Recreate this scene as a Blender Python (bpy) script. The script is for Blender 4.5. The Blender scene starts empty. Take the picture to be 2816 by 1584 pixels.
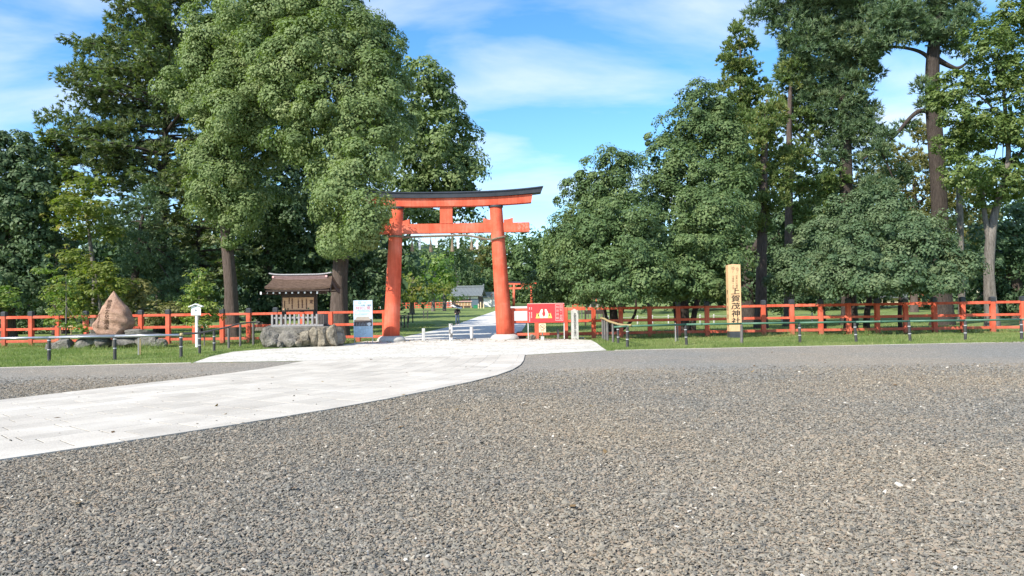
import bpy, bmesh, math, random
import numpy as np
from mathutils import Vector, Matrix

random.seed(7)
rng = np.random.default_rng(11)
R = math.radians
scene = bpy.context.scene
col = scene.collection

# ------------------------------------------------------------------ camera
IW, IH, FPX = 2816.0, 1584.0, 2100.0
PITCH, ROLL = R(1.473), R(0.89)
CAM = Vector((0.0, 0.0, 1.5))
_r0 = Vector((1, 0, 0)); _u0 = Vector((0, -math.sin(PITCH), math.cos(PITCH)))
FWD = Vector((0, math.cos(PITCH), math.sin(PITCH)))
RGT = _r0 * math.cos(ROLL) - _u0 * math.sin(ROLL)
UPV = _r0 * math.sin(ROLL) + _u0 * math.cos(ROLL)
cam_data = bpy.data.cameras.new('camera')
cam_data.sensor_width = 36.0
cam_data.lens = 36.0 * FPX / IW
cam_data.clip_start = 0.1
cam_data.clip_end = 12000.0
cam = bpy.data.objects.new('camera', cam_data)
col.objects.link(cam)
cam.matrix_world = Matrix((
    (RGT.x, UPV.x, -FWD.x, CAM.x),
    (RGT.y, UPV.y, -FWD.y, CAM.y),
    (RGT.z, UPV.z, -FWD.z, CAM.z),
    (0, 0, 0, 1)))
scene.camera = cam

# ------------------------------------------------------------------ light
SUN_EL, SUN_AZ = R(41.0), R(-136.0)     # azimuth from +Y, clockwise: behind the camera, to its left
to_sun = Vector((math.sin(SUN_AZ) * math.cos(SUN_EL), math.cos(SUN_AZ) * math.cos(SUN_EL), math.sin(SUN_EL)))
world = bpy.data.worlds.new('World')
scene.world = world
world.use_nodes = True
wn, wl = world.node_tree.nodes, world.node_tree.links
wn.clear()
w_out = wn.new('ShaderNodeOutputWorld')
w_bg = wn.new('ShaderNodeBackground'); w_bg.inputs['Strength'].default_value = 0.145
sky = wn.new('ShaderNodeTexSky'); sky.sky_type = 'NISHITA'; sky.sun_disc = False
sky.sun_elevation = SUN_EL; sky.sun_rotation = SUN_AZ
sky.altitude = 80; sky.air_density = 1.0; sky.dust_density = 0.3; sky.ozone_density = 3.0
# thin high cloud over the whole sky dome: direction projected on a flat cloud layer
w_tc = wn.new('ShaderNodeTexCoord')
w_sep = wn.new('ShaderNodeSeparateXYZ'); wl.new(w_tc.outputs['Generated'], w_sep.inputs[0])
w_zz = wn.new('ShaderNodeMath'); w_zz.operation = 'MAXIMUM'; w_zz.inputs[1].default_value = 0.0
wl.new(w_sep.outputs['Z'], w_zz.inputs[0])
w_za = wn.new('ShaderNodeMath'); w_za.operation = 'ADD'; w_za.inputs[1].default_value = 0.22
wl.new(w_zz.outputs[0], w_za.inputs[0])
w_dx = wn.new('ShaderNodeMath'); w_dx.operation = 'DIVIDE'
w_dy = wn.new('ShaderNodeMath'); w_dy.operation = 'DIVIDE'
wl.new(w_sep.outputs['X'], w_dx.inputs[0]); wl.new(w_za.outputs[0], w_dx.inputs[1])
wl.new(w_sep.outputs['Y'], w_dy.inputs[0]); wl.new(w_za.outputs[0], w_dy.inputs[1])
w_cmb = wn.new('ShaderNodeCombineXYZ')
wl.new(w_dx.outputs[0], w_cmb.inputs[0]); wl.new(w_dy.outputs[0], w_cmb.inputs[1])
w_map = wn.new('ShaderNodeMapping'); w_map.inputs['Rotation'].default_value = (0, 0, R(35)); w_map.inputs['Scale'].default_value = (0.85, 1.6, 1)
w_map.inputs['Location'].default_value = (1.75, 0.62, 0.0)
wl.new(w_cmb.outputs[0], w_map.inputs[0])
w_n1 = wn.new('ShaderNodeTexNoise'); w_n1.inputs['Scale'].default_value = 1.5; w_n1.inputs['Detail'].default_value = 9; w_n1.inputs['Roughness'].default_value = 0.52
w_n1.inputs['Distortion'].default_value = 0.35
wl.new(w_map.outputs[0], w_n1.inputs['Vector'])
w_ramp = wn.new('ShaderNodeValToRGB')
w_ramp.color_ramp.elements[0].position = 0.42; w_ramp.color_ramp.elements[0].color = (0, 0, 0, 1)
w_ramp.color_ramp.elements[1].position = 0.69; w_ramp.color_ramp.elements[1].color = (0.75, 0.75, 0.75, 1)
wl.new(w_n1.outputs[0], w_ramp.inputs[0])
w_hsv = wn.new('ShaderNodeHueSaturation'); w_hsv.inputs['Saturation'].default_value = 1.27; w_hsv.inputs['Value'].default_value = 1.0
wl.new(sky.outputs[0], w_hsv.inputs['Color'])
w_mix = wn.new('ShaderNodeMixRGB'); w_mix.inputs[2].default_value = (4.3, 4.55, 5.2, 1)
wl.new(w_ramp.outputs[0], w_mix.inputs[0]); wl.new(w_hsv.outputs[0], w_mix.inputs[1])
wl.new(w_mix.outputs[0], w_bg.inputs['Color']); wl.new(w_bg.outputs[0], w_out.inputs[0])

sun_d = bpy.data.lights.new('sun', 'SUN'); sun_d.energy = 4.0; sun_d.angle = R(0.5); sun_d.color = (1.0, 0.94, 0.84)
sun = bpy.data.objects.new('sun', sun_d); col.objects.link(sun)
sun.rotation_euler = (-to_sun).to_track_quat('-Z', 'Y').to_euler()
sun.location = (-20, -20, 40)

vs = scene.view_settings
vs.view_transform = 'Standard'; vs.look = 'None'; vs.gamma = 1.0; vs.use_curve_mapping = False
vs.exposure = 0.88
scene.cycles.max_bounces = 6
scene.cycles.diffuse_bounces = 3
scene.cycles.transmission_bounces = 3
scene.cycles.use_denoising = True

# ------------------------------------------------------------------ photo pixel -> place
S = IW / 2576.0          # tree outlines were read off a 2576 px wide view of the photograph
def ray(px, py):
    return (FWD + RGT * ((px - IW / 2) / FPX) + UPV * ((IH / 2 - py) / FPX))
def at(px, py, d):
    r = ray(px, py)
    return CAM + r * (d / r.y)
def on_ground(px, py, z=0.0):
    r = ray(px, py)
    return CAM + r * ((z - CAM.z) / r.z)
def gz(y):
    return 0.0 if y <= 62 else 0.0145 * (min(y, 420.0) - 62)
def xat(px, d):          # world x of a photo column at depth d, close to the ground
    return at(px, 900 - 0.0155 * (px - 1408), d).x

# ------------------------------------------------------------------ materials
MATS = {}
def new_mat(name):
    m = bpy.data.materials.new(name); m.use_nodes = True
    nt = m.node_tree; nt.nodes.clear()
    out = nt.nodes.new('ShaderNodeOutputMaterial')
    b = nt.nodes.new('ShaderNodeBsdfPrincipled')
    nt.links.new(b.outputs[0], out.inputs[0])
    MATS[name] = m
    return m, nt, b, out
def N(nt, kind, **kw):
    n = nt.nodes.new(kind)
    for k, v in kw.items(): setattr(n, k, v)
    return n
def ramp(nt, stops, src, interp='LINEAR'):
    r = N(nt, 'ShaderNodeValToRGB'); cr = r.color_ramp; cr.interpolation = interp
    while len(cr.elements) < len(stops): cr.elements.new(0.5)
    for e, (p, c) in zip(cr.elements, stops):
        e.position = p; e.color = (c[0], c[1], c[2], 1)
    nt.links.new(src, r.inputs[0])
    return r
def coords(nt, kind='Object', scale=(1, 1, 1)):
    tc = N(nt, 'ShaderNodeTexCoord')
    mp = N(nt, 'ShaderNodeMapping'); mp.inputs['Scale'].default_value = scale
    nt.links.new(tc.outputs[kind], mp.inputs[0])
    return mp.outputs[0]
def wcoords(nt, scale=(1, 1, 1)):
    g = N(nt, 'ShaderNodeNewGeometry')
    mp = N(nt, 'ShaderNodeMapping'); mp.inputs['Scale'].default_value = scale
    nt.links.new(g.outputs['Position'], mp.inputs[0])
    return mp.outputs[0]
def noise(nt, vec, scale, detail=5, rough=0.55):
    n = N(nt, 'ShaderNodeTexNoise')
    n.inputs['Scale'].default_value = scale; n.inputs['Detail'].default_value = detail; n.inputs['Roughness'].default_value = rough
    nt.links.new(vec, n.inputs['Vector'])
    return n.outputs[0]
def bump(nt, b, height, strength, dist):
    bp = N(nt, 'ShaderNodeBump'); bp.inputs['Strength'].default_value = strength; bp.inputs['Distance'].default_value = dist
    nt.links.new(height, bp.inputs['Height']); nt.links.new(bp.outputs[0], b.inputs['Normal'])
def grainy(name, c1, c2, scale=4.0, rough=0.7, stretch=(1, 1, 1), bstr=0.3, bdist=0.01, spec=0.3, fine=None, world=True):
    """two-tone procedural material with relief"""
    m, nt, b, o = new_mat(name)
    v = wcoords(nt, stretch) if world else coords(nt, 'Object', stretch)
    n1 = noise(nt, v, scale, 6, 0.6)
    r = ramp(nt, [(0.3, c1), (0.7, c2)], n1)
    colr = r.outputs[0]
    if fine:
        n2 = noise(nt, v, fine, 3, 0.6)
        mx = N(nt, 'ShaderNodeMixRGB', blend_type='OVERLAY'); mx.inputs[0].default_value = 0.5
        nt.links.new(colr, mx.inputs[1]); nt.links.new(n2, mx.inputs[2]); colr = mx.outputs[0]
        n1 = n2
    nt.links.new(colr, b.inputs['Base Color'])
    b.inputs['Roughness'].default_value = rough
    b.inputs['Specular IOR Level'].default_value = spec
    bump(nt, b, n1, bstr, bdist)
    return m
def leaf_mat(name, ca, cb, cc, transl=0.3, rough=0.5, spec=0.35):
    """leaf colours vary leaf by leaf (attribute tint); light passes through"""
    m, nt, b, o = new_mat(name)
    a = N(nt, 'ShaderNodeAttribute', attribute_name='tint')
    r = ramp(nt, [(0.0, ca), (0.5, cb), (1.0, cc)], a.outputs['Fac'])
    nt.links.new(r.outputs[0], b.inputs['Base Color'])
    b.inputs['Roughness'].default_value = rough; b.inputs['Specular IOR Level'].default_value = spec
    t = N(nt, 'ShaderNodeBsdfTranslucent')
    g = N(nt, 'ShaderNodeMixRGB', blend_type='MULTIPLY'); g.inputs[0].default_value = 1; g.inputs[2].default_value = (1.3, 1.5, 0.5, 1)
    nt.links.new(r.outputs[0], g.inputs[1]); nt.links.new(g.outputs[0], t.inputs[0])
    mx = N(nt, 'ShaderNodeMixShader'); mx.inputs[0].default_value = transl
    nt.links.new(b.outputs[0], mx.inputs[1]); nt.links.new(t.outputs[0], mx.inputs[2]); nt.links.new(mx.outputs[0], o.inputs[0])
    return m
def flat(name, c, rough=0.6, metal=0.0, spec=0.4):
    return grainy(name, [x * 0.9 for x in c], [min(1, x * 1.08) for x in c], 9.0, rough, bstr=0.05, bdist=0.003, spec=spec)

# ------------------------------------------------------------------ meshes
ORIGIN = {}
class MB:
    def __init__(s): s.v = []; s.f = []
    def add(s, vs, fs):
        o = len(s.v); s.v += [tuple(p) for p in vs]; s.f += [tuple(i + o for i in f) for f in fs]; return s
    def box(s, x0, x1, y0, y1, z0, z1, bev=0.0, m=None):
        if bev:
            return s.bbox(x0, x1, y0, y1, z0, z1, bev, m)
        v = [(x0, y0, z0), (x1, y0, z0), (x1, y1, z0), (x0, y1, z0), (x0, y0, z1), (x1, y0, z1), (x1, y1, z1), (x0, y1, z1)]
        if m: v = [m @ Vector(p) for p in v]
        return s.add(v, [(0, 3, 2, 1), (4, 5, 6, 7), (0, 1, 5, 4), (1, 2, 6, 5), (2, 3, 7, 6), (3, 0, 4, 7)])
    def bbox(s, x0, x1, y0, y1, z0, z1, b, m=None):
        bm = bmesh.new()
        bmesh.ops.create_cube(bm, size=1.0)
        for v in bm.verts:
            v.co = Vector(((x0 + x1) / 2 + v.co.x * (x1 - x0), (y0 + y1) / 2 + v.co.y * (y1 - y0), (z0 + z1) / 2 + v.co.z * (z1 - z0)))
        bmesh.ops.bevel(bm, geom=bm.edges[:], offset=b, segments=1, affect='EDGES')
        bm.verts.index_update()
        vs = [m @ v.co if m else v.co.copy() for v in bm.verts]
        fs = [[v.index for v in f.verts] for f in bm.faces]
        bm.free()
        return s.add(vs, fs)
    def tube(s, pts, rad, n=10, cap=True):
        pts = [Vector(p) for p in pts]
        if not hasattr(rad, '__len__'): rad = [rad] * len(pts)
        o = len(s.v); ref = None
        for i, p in enumerate(pts):
            t = (pts[min(i + 1, len(pts) - 1)] - pts[max(i - 1, 0)]).normalized()
            if ref is None:
                ref = Vector((1, 0, 0)) if abs(t.x) < 0.8 else Vector((0, 1, 0))
            a = (ref - t * ref.dot(t)).normalized(); ref = a
            b = t.cross(a)
            for k in range(n):
                an = 2 * math.pi * k / n
                s.v.append(tuple(p + (a * math.cos(an) + b * math.sin(an)) * rad[i]))
        for i in range(len(pts) - 1):
            for k in range(n):
                q = o + i * n; k2 = (k + 1) % n
                s.f.append((q + k, q + k2, q + n + k2, q + n + k))
        if cap:
            s.f.append(tuple(o + k for k in range(n))[::-1])
            s.f.append(tuple(o + (len(pts) - 1) * n + k for k in range(n)))
        return s
    def lathe(s, prof, c=(0, 0, 0), n=24, sx=1.0, sy=1.0):
        o = len(s.v)
        for r, z in prof:
            for k in range(n):
                a = 2 * math.pi * k / n
                s.v.append((c[0] + r * math.cos(a) * sx, c[1] + r * math.sin(a) * sy, c[2] + z))
        for i in range(len(prof) - 1):
            for k in range(n):
                k2 = (k + 1) % n; q = o + i * n
                s.f.append((q + k, q + k2, q + n + k2, q + n + k))
        s.f.append(tuple(o + k for k in range(n))[::-1]); s.f.append(tuple(o + (len(prof) - 1) * n + k for k in range(n)))
        return s
    def prism(s, poly, y0, y1):
        """polygon in x,z extruded along y"""
        n = len(poly)
        v = [(x, y0, z) for x, z in poly] + [(x, y1, z) for x, z in poly]
        f = [tuple(range(n)), tuple(range(2 * n - 1, n - 1, -1))]
        f += [(i, i + n, (i + 1) % n + n, (i + 1) % n) for i in range(n)]
        return s.add(v, f)
    def build(s, name, mat, parent=None, world=False, smooth=False, noise_amp=0.0):
        v = s.v
        org = ORIGIN.get(parent) if (world and parent) else None
        if org is not None:
            v = [(p[0] - org[0], p[1] - org[1], p[2] - org[2]) for p in v]
        me = bpy.data.meshes.new(name)
        me.from_pydata([tuple(p) for p in v], [], s.f)
        bm = bmesh.new(); bm.from_mesh(me); bmesh.ops.recalc_face_normals(bm, faces=bm.faces[:]); bm.to_mesh(me); bm.free()
        if smooth:
            me.polygons.foreach_set('use_smooth', [True] * len(me.polygons))
        me.materials.append(MATS[mat] if isinstance(mat, str) else mat)
        ob = bpy.data.objects.new(name, me); col.objects.link(ob)
        if parent: ob.parent = parent
        if org is not None: ORIGIN[ob] = org
        return ob
def thing(name, label, cat, loc=(0, 0, 0), rz=0.0, group=None):
    o = bpy.data.objects.new(name, None); col.objects.link(o)
    o.empty_display_size = 0.2
    o.location = loc; o.rotation_euler = (0, 0, rz)
    ORIGIN[o] = Vector(loc)
    return tag(o, label, cat, group)
def tag(o, label=None, cat=None, group=None, kind=None):
    if label: o['label'] = label
    if cat: o['category'] = cat
    if group: o['group'] = group
    if kind: o['kind'] = kind
    return o
def copy_to(src, parent, loc, rz=0.0, name=None):
    c = src.copy(); col.objects.link(c); c.parent = parent; c.location = loc; c.rotation_euler = (0, 0, rz)
    return c
def quads_obj(name, V, k, mat, parent=None, tint=None, smooth=False):
    """V: (n, k, 3) polygons with k corners each"""
    n = V.shape[0]
    me = bpy.data.meshes.new(name)
    me.vertices.add(n * k); me.loops.add(n * k); me.polygons.add(n)
    org = ORIGIN.get(parent)
    if org is not None: V = V - np.array(org)
    me.vertices.foreach_set('co', V.astype(np.float32).ravel())
    me.loops.foreach_set('vertex_index', np.arange(n * k, dtype=np.int32))
    me.polygons.foreach_set('loop_start', np.arange(0, n * k, k, dtype=np.int32))
    me.polygons.foreach_set('loop_total', np.full(n, k, dtype=np.int32))
    if tint is not None:
        a = me.attributes.new('tint', 'FLOAT', 'FACE'); a.data.foreach_set('value', tint.astype(np.float32))
    me.update()
    me.materials.append(MATS[mat])
    ob = bpy.data.objects.new(name, me); col.objects.link(ob)
    if parent: ob.parent = parent
    return ob
_TG = {}
def text_geo(body, size):
    if body not in _TG: _TG[body] = _text_geo(body, 1.0)
    v, f = _TG[body]
    return [p * size for p in v], f
def _text_geo(body, size):
    cu = bpy.data.curves.new('t', 'FONT'); cu.body = body; cu.size = size; cu.resolution_u = 2
    cu.align_x = 'CENTER'; cu.align_y = 'CENTER'
    ob = bpy.data.objects.new('t', cu); col.objects.link(ob)
    dg = bpy.context.evaluated_depsgraph_get()
    me = bpy.data.meshes.new_from_object(ob.evaluated_get(dg))
    vs = [v.co.copy() for v in me.vertices]; fs = [tuple(p.vertices) for p in me.polygons]
    bpy.data.objects.remove(ob); bpy.data.curves.remove(cu); bpy.data.meshes.remove(me)
    if vs:      # centre on its own box
        cx = (min(v.x for v in vs) + max(v.x for v in vs)) / 2; cy = (min(v.y for v in vs) + max(v.y for v in vs)) / 2
        vs = [Vector((v.x - cx, v.y - cy, 0)) for v in vs]
    return vs, fs
def write_bold(mb, body, x, z, y, size, step, off):
    for i, (dx, dz) in enumerate(((0, 0), (off, 0), (0, -off), (off, -off))):
        write(mb, body, x + dx - off / 2, z + dz + off / 2, y - 0.0003 * i, size, True, step)
    return mb
def write(mb, body, x, z, y, size, vertical=False, step=None, sx=1.0):
    """lettering in the x-z plane facing -y"""
    if vertical:
        step = step or size * 1.08
        for i, ch in enumerate(body):
            if ch == ' ': continue
            vs, fs = text_geo(ch, size)
            mb.add([(x + v.x * sx, y, z - i * step + v.y) for v in vs], fs)
    else:
        vs, fs = text_geo(body, size)
        mb.add([(x + v.x * sx, y, z + v.y) for v in vs], fs)
    return mb
# ------------------------------------------------------------------ ground materials
def gravel_mat(name, stops, scale, patch=None, bstr=0.6):
    m, nt, b, o = new_mat(name)
    v = wcoords(nt)
    vo = N(nt, 'ShaderNodeTexVoronoi'); vo.inputs['Scale'].default_value = scale
    nt.links.new(v, vo.inputs['Vector'])
    sp = N(nt, 'ShaderNodeSeparateXYZ'); nt.links.new(vo.outputs['Color'], sp.inputs[0])
    r = ramp(nt, stops, sp.outputs[0])
    colr = r.outputs[0]
    if patch:
        n = noise(nt, v, patch[0], 4, 0.6)
        rp = ramp(nt, [(0.38, patch[1]), (0.62, patch[2])], n)
        mx = N(nt, 'ShaderNodeMixRGB', blend_type='MULTIPLY'); mx.inputs[0].default_value = 1.0
        nt.links.new(colr, mx.inputs[1]); nt.links.new(rp.outputs[0], mx.inputs[2]); colr = mx.outputs[0]
    nt.links.new(colr, b.inputs['Base Color'])
    b.inputs['Roughness'].default_value = 0.8; b.inputs['Specular IOR Level'].default_value = 0.25
    inv = N(nt, 'ShaderNodeMath', operation='SUBTRACT'); inv.inputs[0].default_value = 1.0
    nt.links.new(vo.outputs['Distance'], inv.inputs[1])
    bump(nt, b, inv.outputs[0], bstr, 0.02)
    return m
STONE_STOPS = [(0.0, (0.095, 0.089, 0.075)), (0.25, (0.194, 0.180, 0.148)), (0.5, (0.272, 0.243, 0.189)), (0.72, (0.258, 0.204, 0.148)), (0.9, (0.325, 0.289, 0.226)), (1.0, (0.56, 0.52, 0.44))]
gravel_mat('gravel', STONE_STOPS, 46.0, (0.16, (0.90, 0.97, 1.07), (1.10, 1.08, 1.07)), 0.6)
gravel_mat('white_gravel', [(0.0, (0.30, 0.28, 0.24)), (0.15, (0.50, 0.475, 0.41)), (0.6, (0.60, 0.57, 0.50)), (1.0, (0.72, 0.69, 0.63))], 16.0, (0.9, (0.86, 0.85, 0.82), (1.05, 1.05, 1.05)), 0.5)
def lawn_mat():
    m, nt, b, o = new_mat('lawn')
    v = wcoords(nt)
    n1 = noise(nt, v, 0.45, 5, 0.65); n2 = noise(nt, v, 14.0, 4, 0.7)
    r = ramp(nt, [(0.30, (0.21, 0.165, 0.095)), (0.38, (0.14, 0.19, 0.058)), (0.55, (0.20, 0.26, 0.085)), (0.74, (0.30, 0.31, 0.125))], n1)
    mx = N(nt, 'ShaderNodeMixRGB', blend_type='OVERLAY'); mx.inputs[0].default_value = 0.6
    nt.links.new(r.outputs[0], mx.inputs[1]); nt.links.new(n2, mx.inputs[2])
    nt.links.new(mx.outputs[0], b.inputs['Base Color'])
    b.inputs['Roughness'].default_value = 0.9; b.inputs['Specular IOR Level'].default_value = 0.1
    bump(nt, b, n2, 1.0, 0.08)
lawn_mat()
grainy('path_sand', (0.528, 0.504, 0.456), (0.640, 0.624, 0.576), 3.0, 0.9, bstr=0.3, bdist=0.01, spec=0.2, fine=40)
grainy('granite', (0.45, 0.410, 0.345), (0.60, 0.555, 0.475), 0.8, 0.75, bstr=0.25, bdist=0.004, spec=0.3, fine=60)
grainy('joint', (0.12, 0.11, 0.09), (0.20, 0.185, 0.16), 8.0, 0.95, spec=0.1)
leaf_mat('grass_blade', (0.12, 0.18, 0.05), (0.22, 0.28, 0.095), (0.40, 0.38, 0.18), 0.35, 0.6, 0.2)

def slab_tone():
    nt = MATS['granite'].node_tree; b = nt.nodes['Principled BSDF']; src = b.inputs['Base Color'].links[0].from_socket
    oi = N(nt, 'ShaderNodeObjectInfo'); mr = N(nt, 'ShaderNodeMapRange'); mr.inputs['To Min'].default_value = 0.86; mr.inputs['To Max'].default_value = 1.03
    hv = N(nt, 'ShaderNodeHueSaturation'); nt.links.new(oi.outputs['Random'], mr.inputs['Value']); nt.links.new(mr.outputs[0], hv.inputs['Value'])
    nt.links.new(src, hv.inputs['Color']); nt.links.new(hv.outputs[0], b.inputs['Base Color'])
slab_tone()

# ------------------------------------------------------------------ ground
def sheet(name, poly, z, mat, kind='structure'):
    bm = bmesh.new()
    vs = [bm.verts.new((p[0], p[1], z)) for p in poly]
    f = bm.faces.new(vs)
    if f.normal.z < 0: f.normal_flip()
    bmesh.ops.triangulate(bm, faces=[f])
    bmesh.ops.recalc_face_normals(bm, faces=bm.faces[:])
    for f in bm.faces:
        if f.normal.z < 0: f.normal_flip()
    me = bpy.data.meshes.new(name); bm.to_mesh(me); bm.free()
    me.materials.append(MATS[mat]); ob = bpy.data.objects.new(name, me); col.objects.link(ob)
    return tag(ob, kind=kind)
def ground_grid():
    xs = [-6000, -1500, -500, -200, -100, -60, -30, 0, 30, 60, 100, 200, 500, 1500, 6000]
    ys = [-200, -20, 10, 21, 62, 80, 100, 130, 160, 200, 260, 340, 420, 1200, 8000]
    mb = MB()
    vs = [(x, y, gz(y)) for y in ys for x in xs]; n = len(xs)
    fs = [(j * n + i, j * n + i + 1, (j + 1) * n + i + 1, (j + 1) * n + i) for j in range(len(ys) - 1) for i in range(n - 1)]
    mb.add(vs, fs)
    g = mb.build('ground', 'lawn'); tag(g, kind='structure')
ground_grid()
G = lambda px, py: on_ground(px, py).to_2d()
near_edge = [G(*p) for p in [(0, 1271), (349, 1219), (757, 1156), (1048, 1105), (1281, 1057), (1386, 1031), (1438, 1005), (1444, 976)]]
far_edge = [G(*p) for p in [(0, 1104), (349, 1063), (641, 1029), (757, 1011), (845, 993)]]
# gravel yard: from behind the camera to the edge of the verges
yard = [(-45, -12), (45, -12), (45, 26.7)] + [G(2816, 941), G(2250, 951), G(1668, 965)] + [G(1443, 977), G(845, 993.5)] + [G(530, 999), G(300, 1003), G(0, 1012)] + [(-45, 21.4)]
sheet('gravel_yard', yard, 0.004, 'gravel')
wg = [G(530, 998), G(580, 981), G(640, 968), G(735, 960), G(930, 951)] + [Vector((-7.0, 36.6)), Vector((1.2, 36.6)), Vector((2.6, 35.2))] + [G(1625, 935.5), G(1641, 944), G(1652, 953), G(1668, 964), G(1443, 976.5), G(845, 992.7)]
sheet('white_gravel_forecourt', wg, 0.008, 'white_gravel')
# approach path beyond the gate
def approach_path():
    mb = MB(); st = []
    for y in (36.62, 48, 62, 80, 100, 130, 160, 186):
        c = -2.95 + (y - 36) / 150.0 * 5.0
        w = 3.1
        st.append((c, y, w))
    vs = []
    for c, y, w in st: vs += [(c - w, y, gz(y) + 0.012), (c + w, y, gz(y) + 0.012)]
    fs = [(2 * i, 2 * i + 1, 2 * i + 3, 2 * i + 2) for i in range(len(st) - 1)]
    mb.add(vs, fs); tag(mb.build('approach_path', 'path_sand'), kind='structure')
approach_path()
# thin concrete edging between verge and yard
def edging(name, a, b):
    a, b = Vector((a[0], a[1], 0)), Vector((b[0], b[1], 0)); t = (b - a).normalized(); nrm = Vector((-t.y, t.x, 0)) * 0.03
    mb = MB(); v = []
    for p in (a, b):
        for sgn in (-1, 1):
            v += [p + nrm * sgn + Vector((0, 0, -0.05)), p + nrm * sgn + Vector((0, 0, 0.02))]
    mb.add(v, [(0, 1, 5, 4), (2, 6, 7, 3), (1, 3, 7, 5), (0, 2, 3, 1), (4, 5, 7, 6)])
    tag(mb.build(name, 'granite'), kind='structure')
edging('kerb', (-45, 21.45), G(0, 1012)); edging('kerb', G(0, 1012), G(525, 998.5))
edging('kerb', G(1690, 964), G(2816, 941)); edging('kerb', G(2816, 941), (45, 26.75))

# ------------------------------------------------------------------ paved path: staggered granite slabs following the bend
def resample(pts, n):
    pts = [Vector(p) for p in pts]; L = [0]
    for a, b in zip(pts, pts[1:]): L.append(L[-1] + (b - a).length)
    out = []
    for i in range(n):
        s = L[-1] * i / (n - 1); k = max(0, min(len(pts) - 2, next((j for j in range(len(L) - 1) if L[j + 1] >= s - 1e-9), len(pts) - 2)))
        t = (s - L[k]) / (L[k + 1] - L[k]); out.append(pts[k].lerp(pts[k + 1], t))
    return out
def smooth_line(pts, it=3):
    for _ in range(it):
        q = [pts[0]]
        for a, b in zip(pts, pts[1:]): q += [a.lerp(b, 0.25), a.lerp(b, 0.75)]
        q.append(pts[-1]); pts = q
    return pts
def paving():
    ne = [near_edge[0] + (near_edge[0] - near_edge[1]).normalized() * 3.0] + near_edge
    fe = [far_edge[0] + (far_edge[0] - far_edge[1]).normalized() * 3.0] + far_edge
    NE = resample(smooth_line(ne), 120); FE = resample(smooth_line(fe), 120)
    root = sheet('paved_path', [p for p in NE] + [p for p in reversed(FE)], 0.0245, 'joint')
    ORIGIN[root] = Vector((0, 0, 0))
    rows = 17
    slabs = []
    for r in range(rows):
        s0, s1 = r / rows, (r + 1) / rows
        if r == 0: s0, s1 = 0.0, 0.03
        elif r == 1: s0 = 0.03
        A = [n.lerp(f, s0) for n, f in zip(NE, FE)]; B = [n.lerp(f, s1) for n, f in zip(NE, FE)]
        Ls = [0]
        for a, b in zip(A, A[1:]): Ls.append(Ls[-1] + (b - a).length)
        def P(line, s):
            k = 0
            s = max(0, min(Ls[-1], s))
            while k < len(Ls) - 2 and Ls[k + 1] < s: k += 1
            t = (s - Ls[k]) / max(1e-6, Ls[k + 1] - Ls[k]); return line[k].lerp(line[k + 1], t)
        s = -random.uniform(0.0, 0.7)
        while s < Ls[-1] - 0.05:
            ln = 0.78 + random.uniform(-0.05, 0.06) if r else 1.5
            e = min(s + ln, Ls[-1]); a = max(s, 0.0)
            if Ls[-1] - e < 0.2: e = Ls[-1]
            g = 0.005
            q = [P(A, a + g), P(A, e - g), P(B, e - g), P(B, a + g)]
            cx = sum(q, Vector((0, 0))) / 4
            q = [p + (cx - p).normalized() * g for p in q]
            slabs.append((q, cx.length)); s = e if e == Ls[-1] else s + ln
    slabs.sort(key=lambda t: t[1])
    inview = [q for q, d in slabs if abs(q[0].x) < 0.72 * q[0].y + 0.6]
    far = MB(); n = 0
    for q in inview:
        zt = 0.030 + random.uniform(-0.0012, 0.0012)
        mid = [(a + b) / 2 for a, b in zip(q, q[1:] + q[:1])]
        ctr = sum(q, Vector((0, 0))) / 4
        v = [(p.x, p.y, 0.008) for p in q] + [(p.x, p.y, zt - 0.002) for p in q] + [tuple(p + (ctr - p).normalized() * 0.004) + (zt,) for p in q]
        f = [(8, 9, 10, 11)] + [(i, (i + 1) % 4, (i + 1) % 4 + 4, i + 4) for i in range(4)] + [(i + 4, (i + 1) % 4 + 4, (i + 1) % 4 + 8, i + 8) for i in range(4)]
        if n < 298:
            MB().add(v, f).build('paving_slab', 'granite', root); n += 1
        else: far.add(v, f)
    if far.v: tag(far.build('far_paving_slabs', 'granite', root), kind='stuff')
    return NE, FE
NE, FE = paving()

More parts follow.
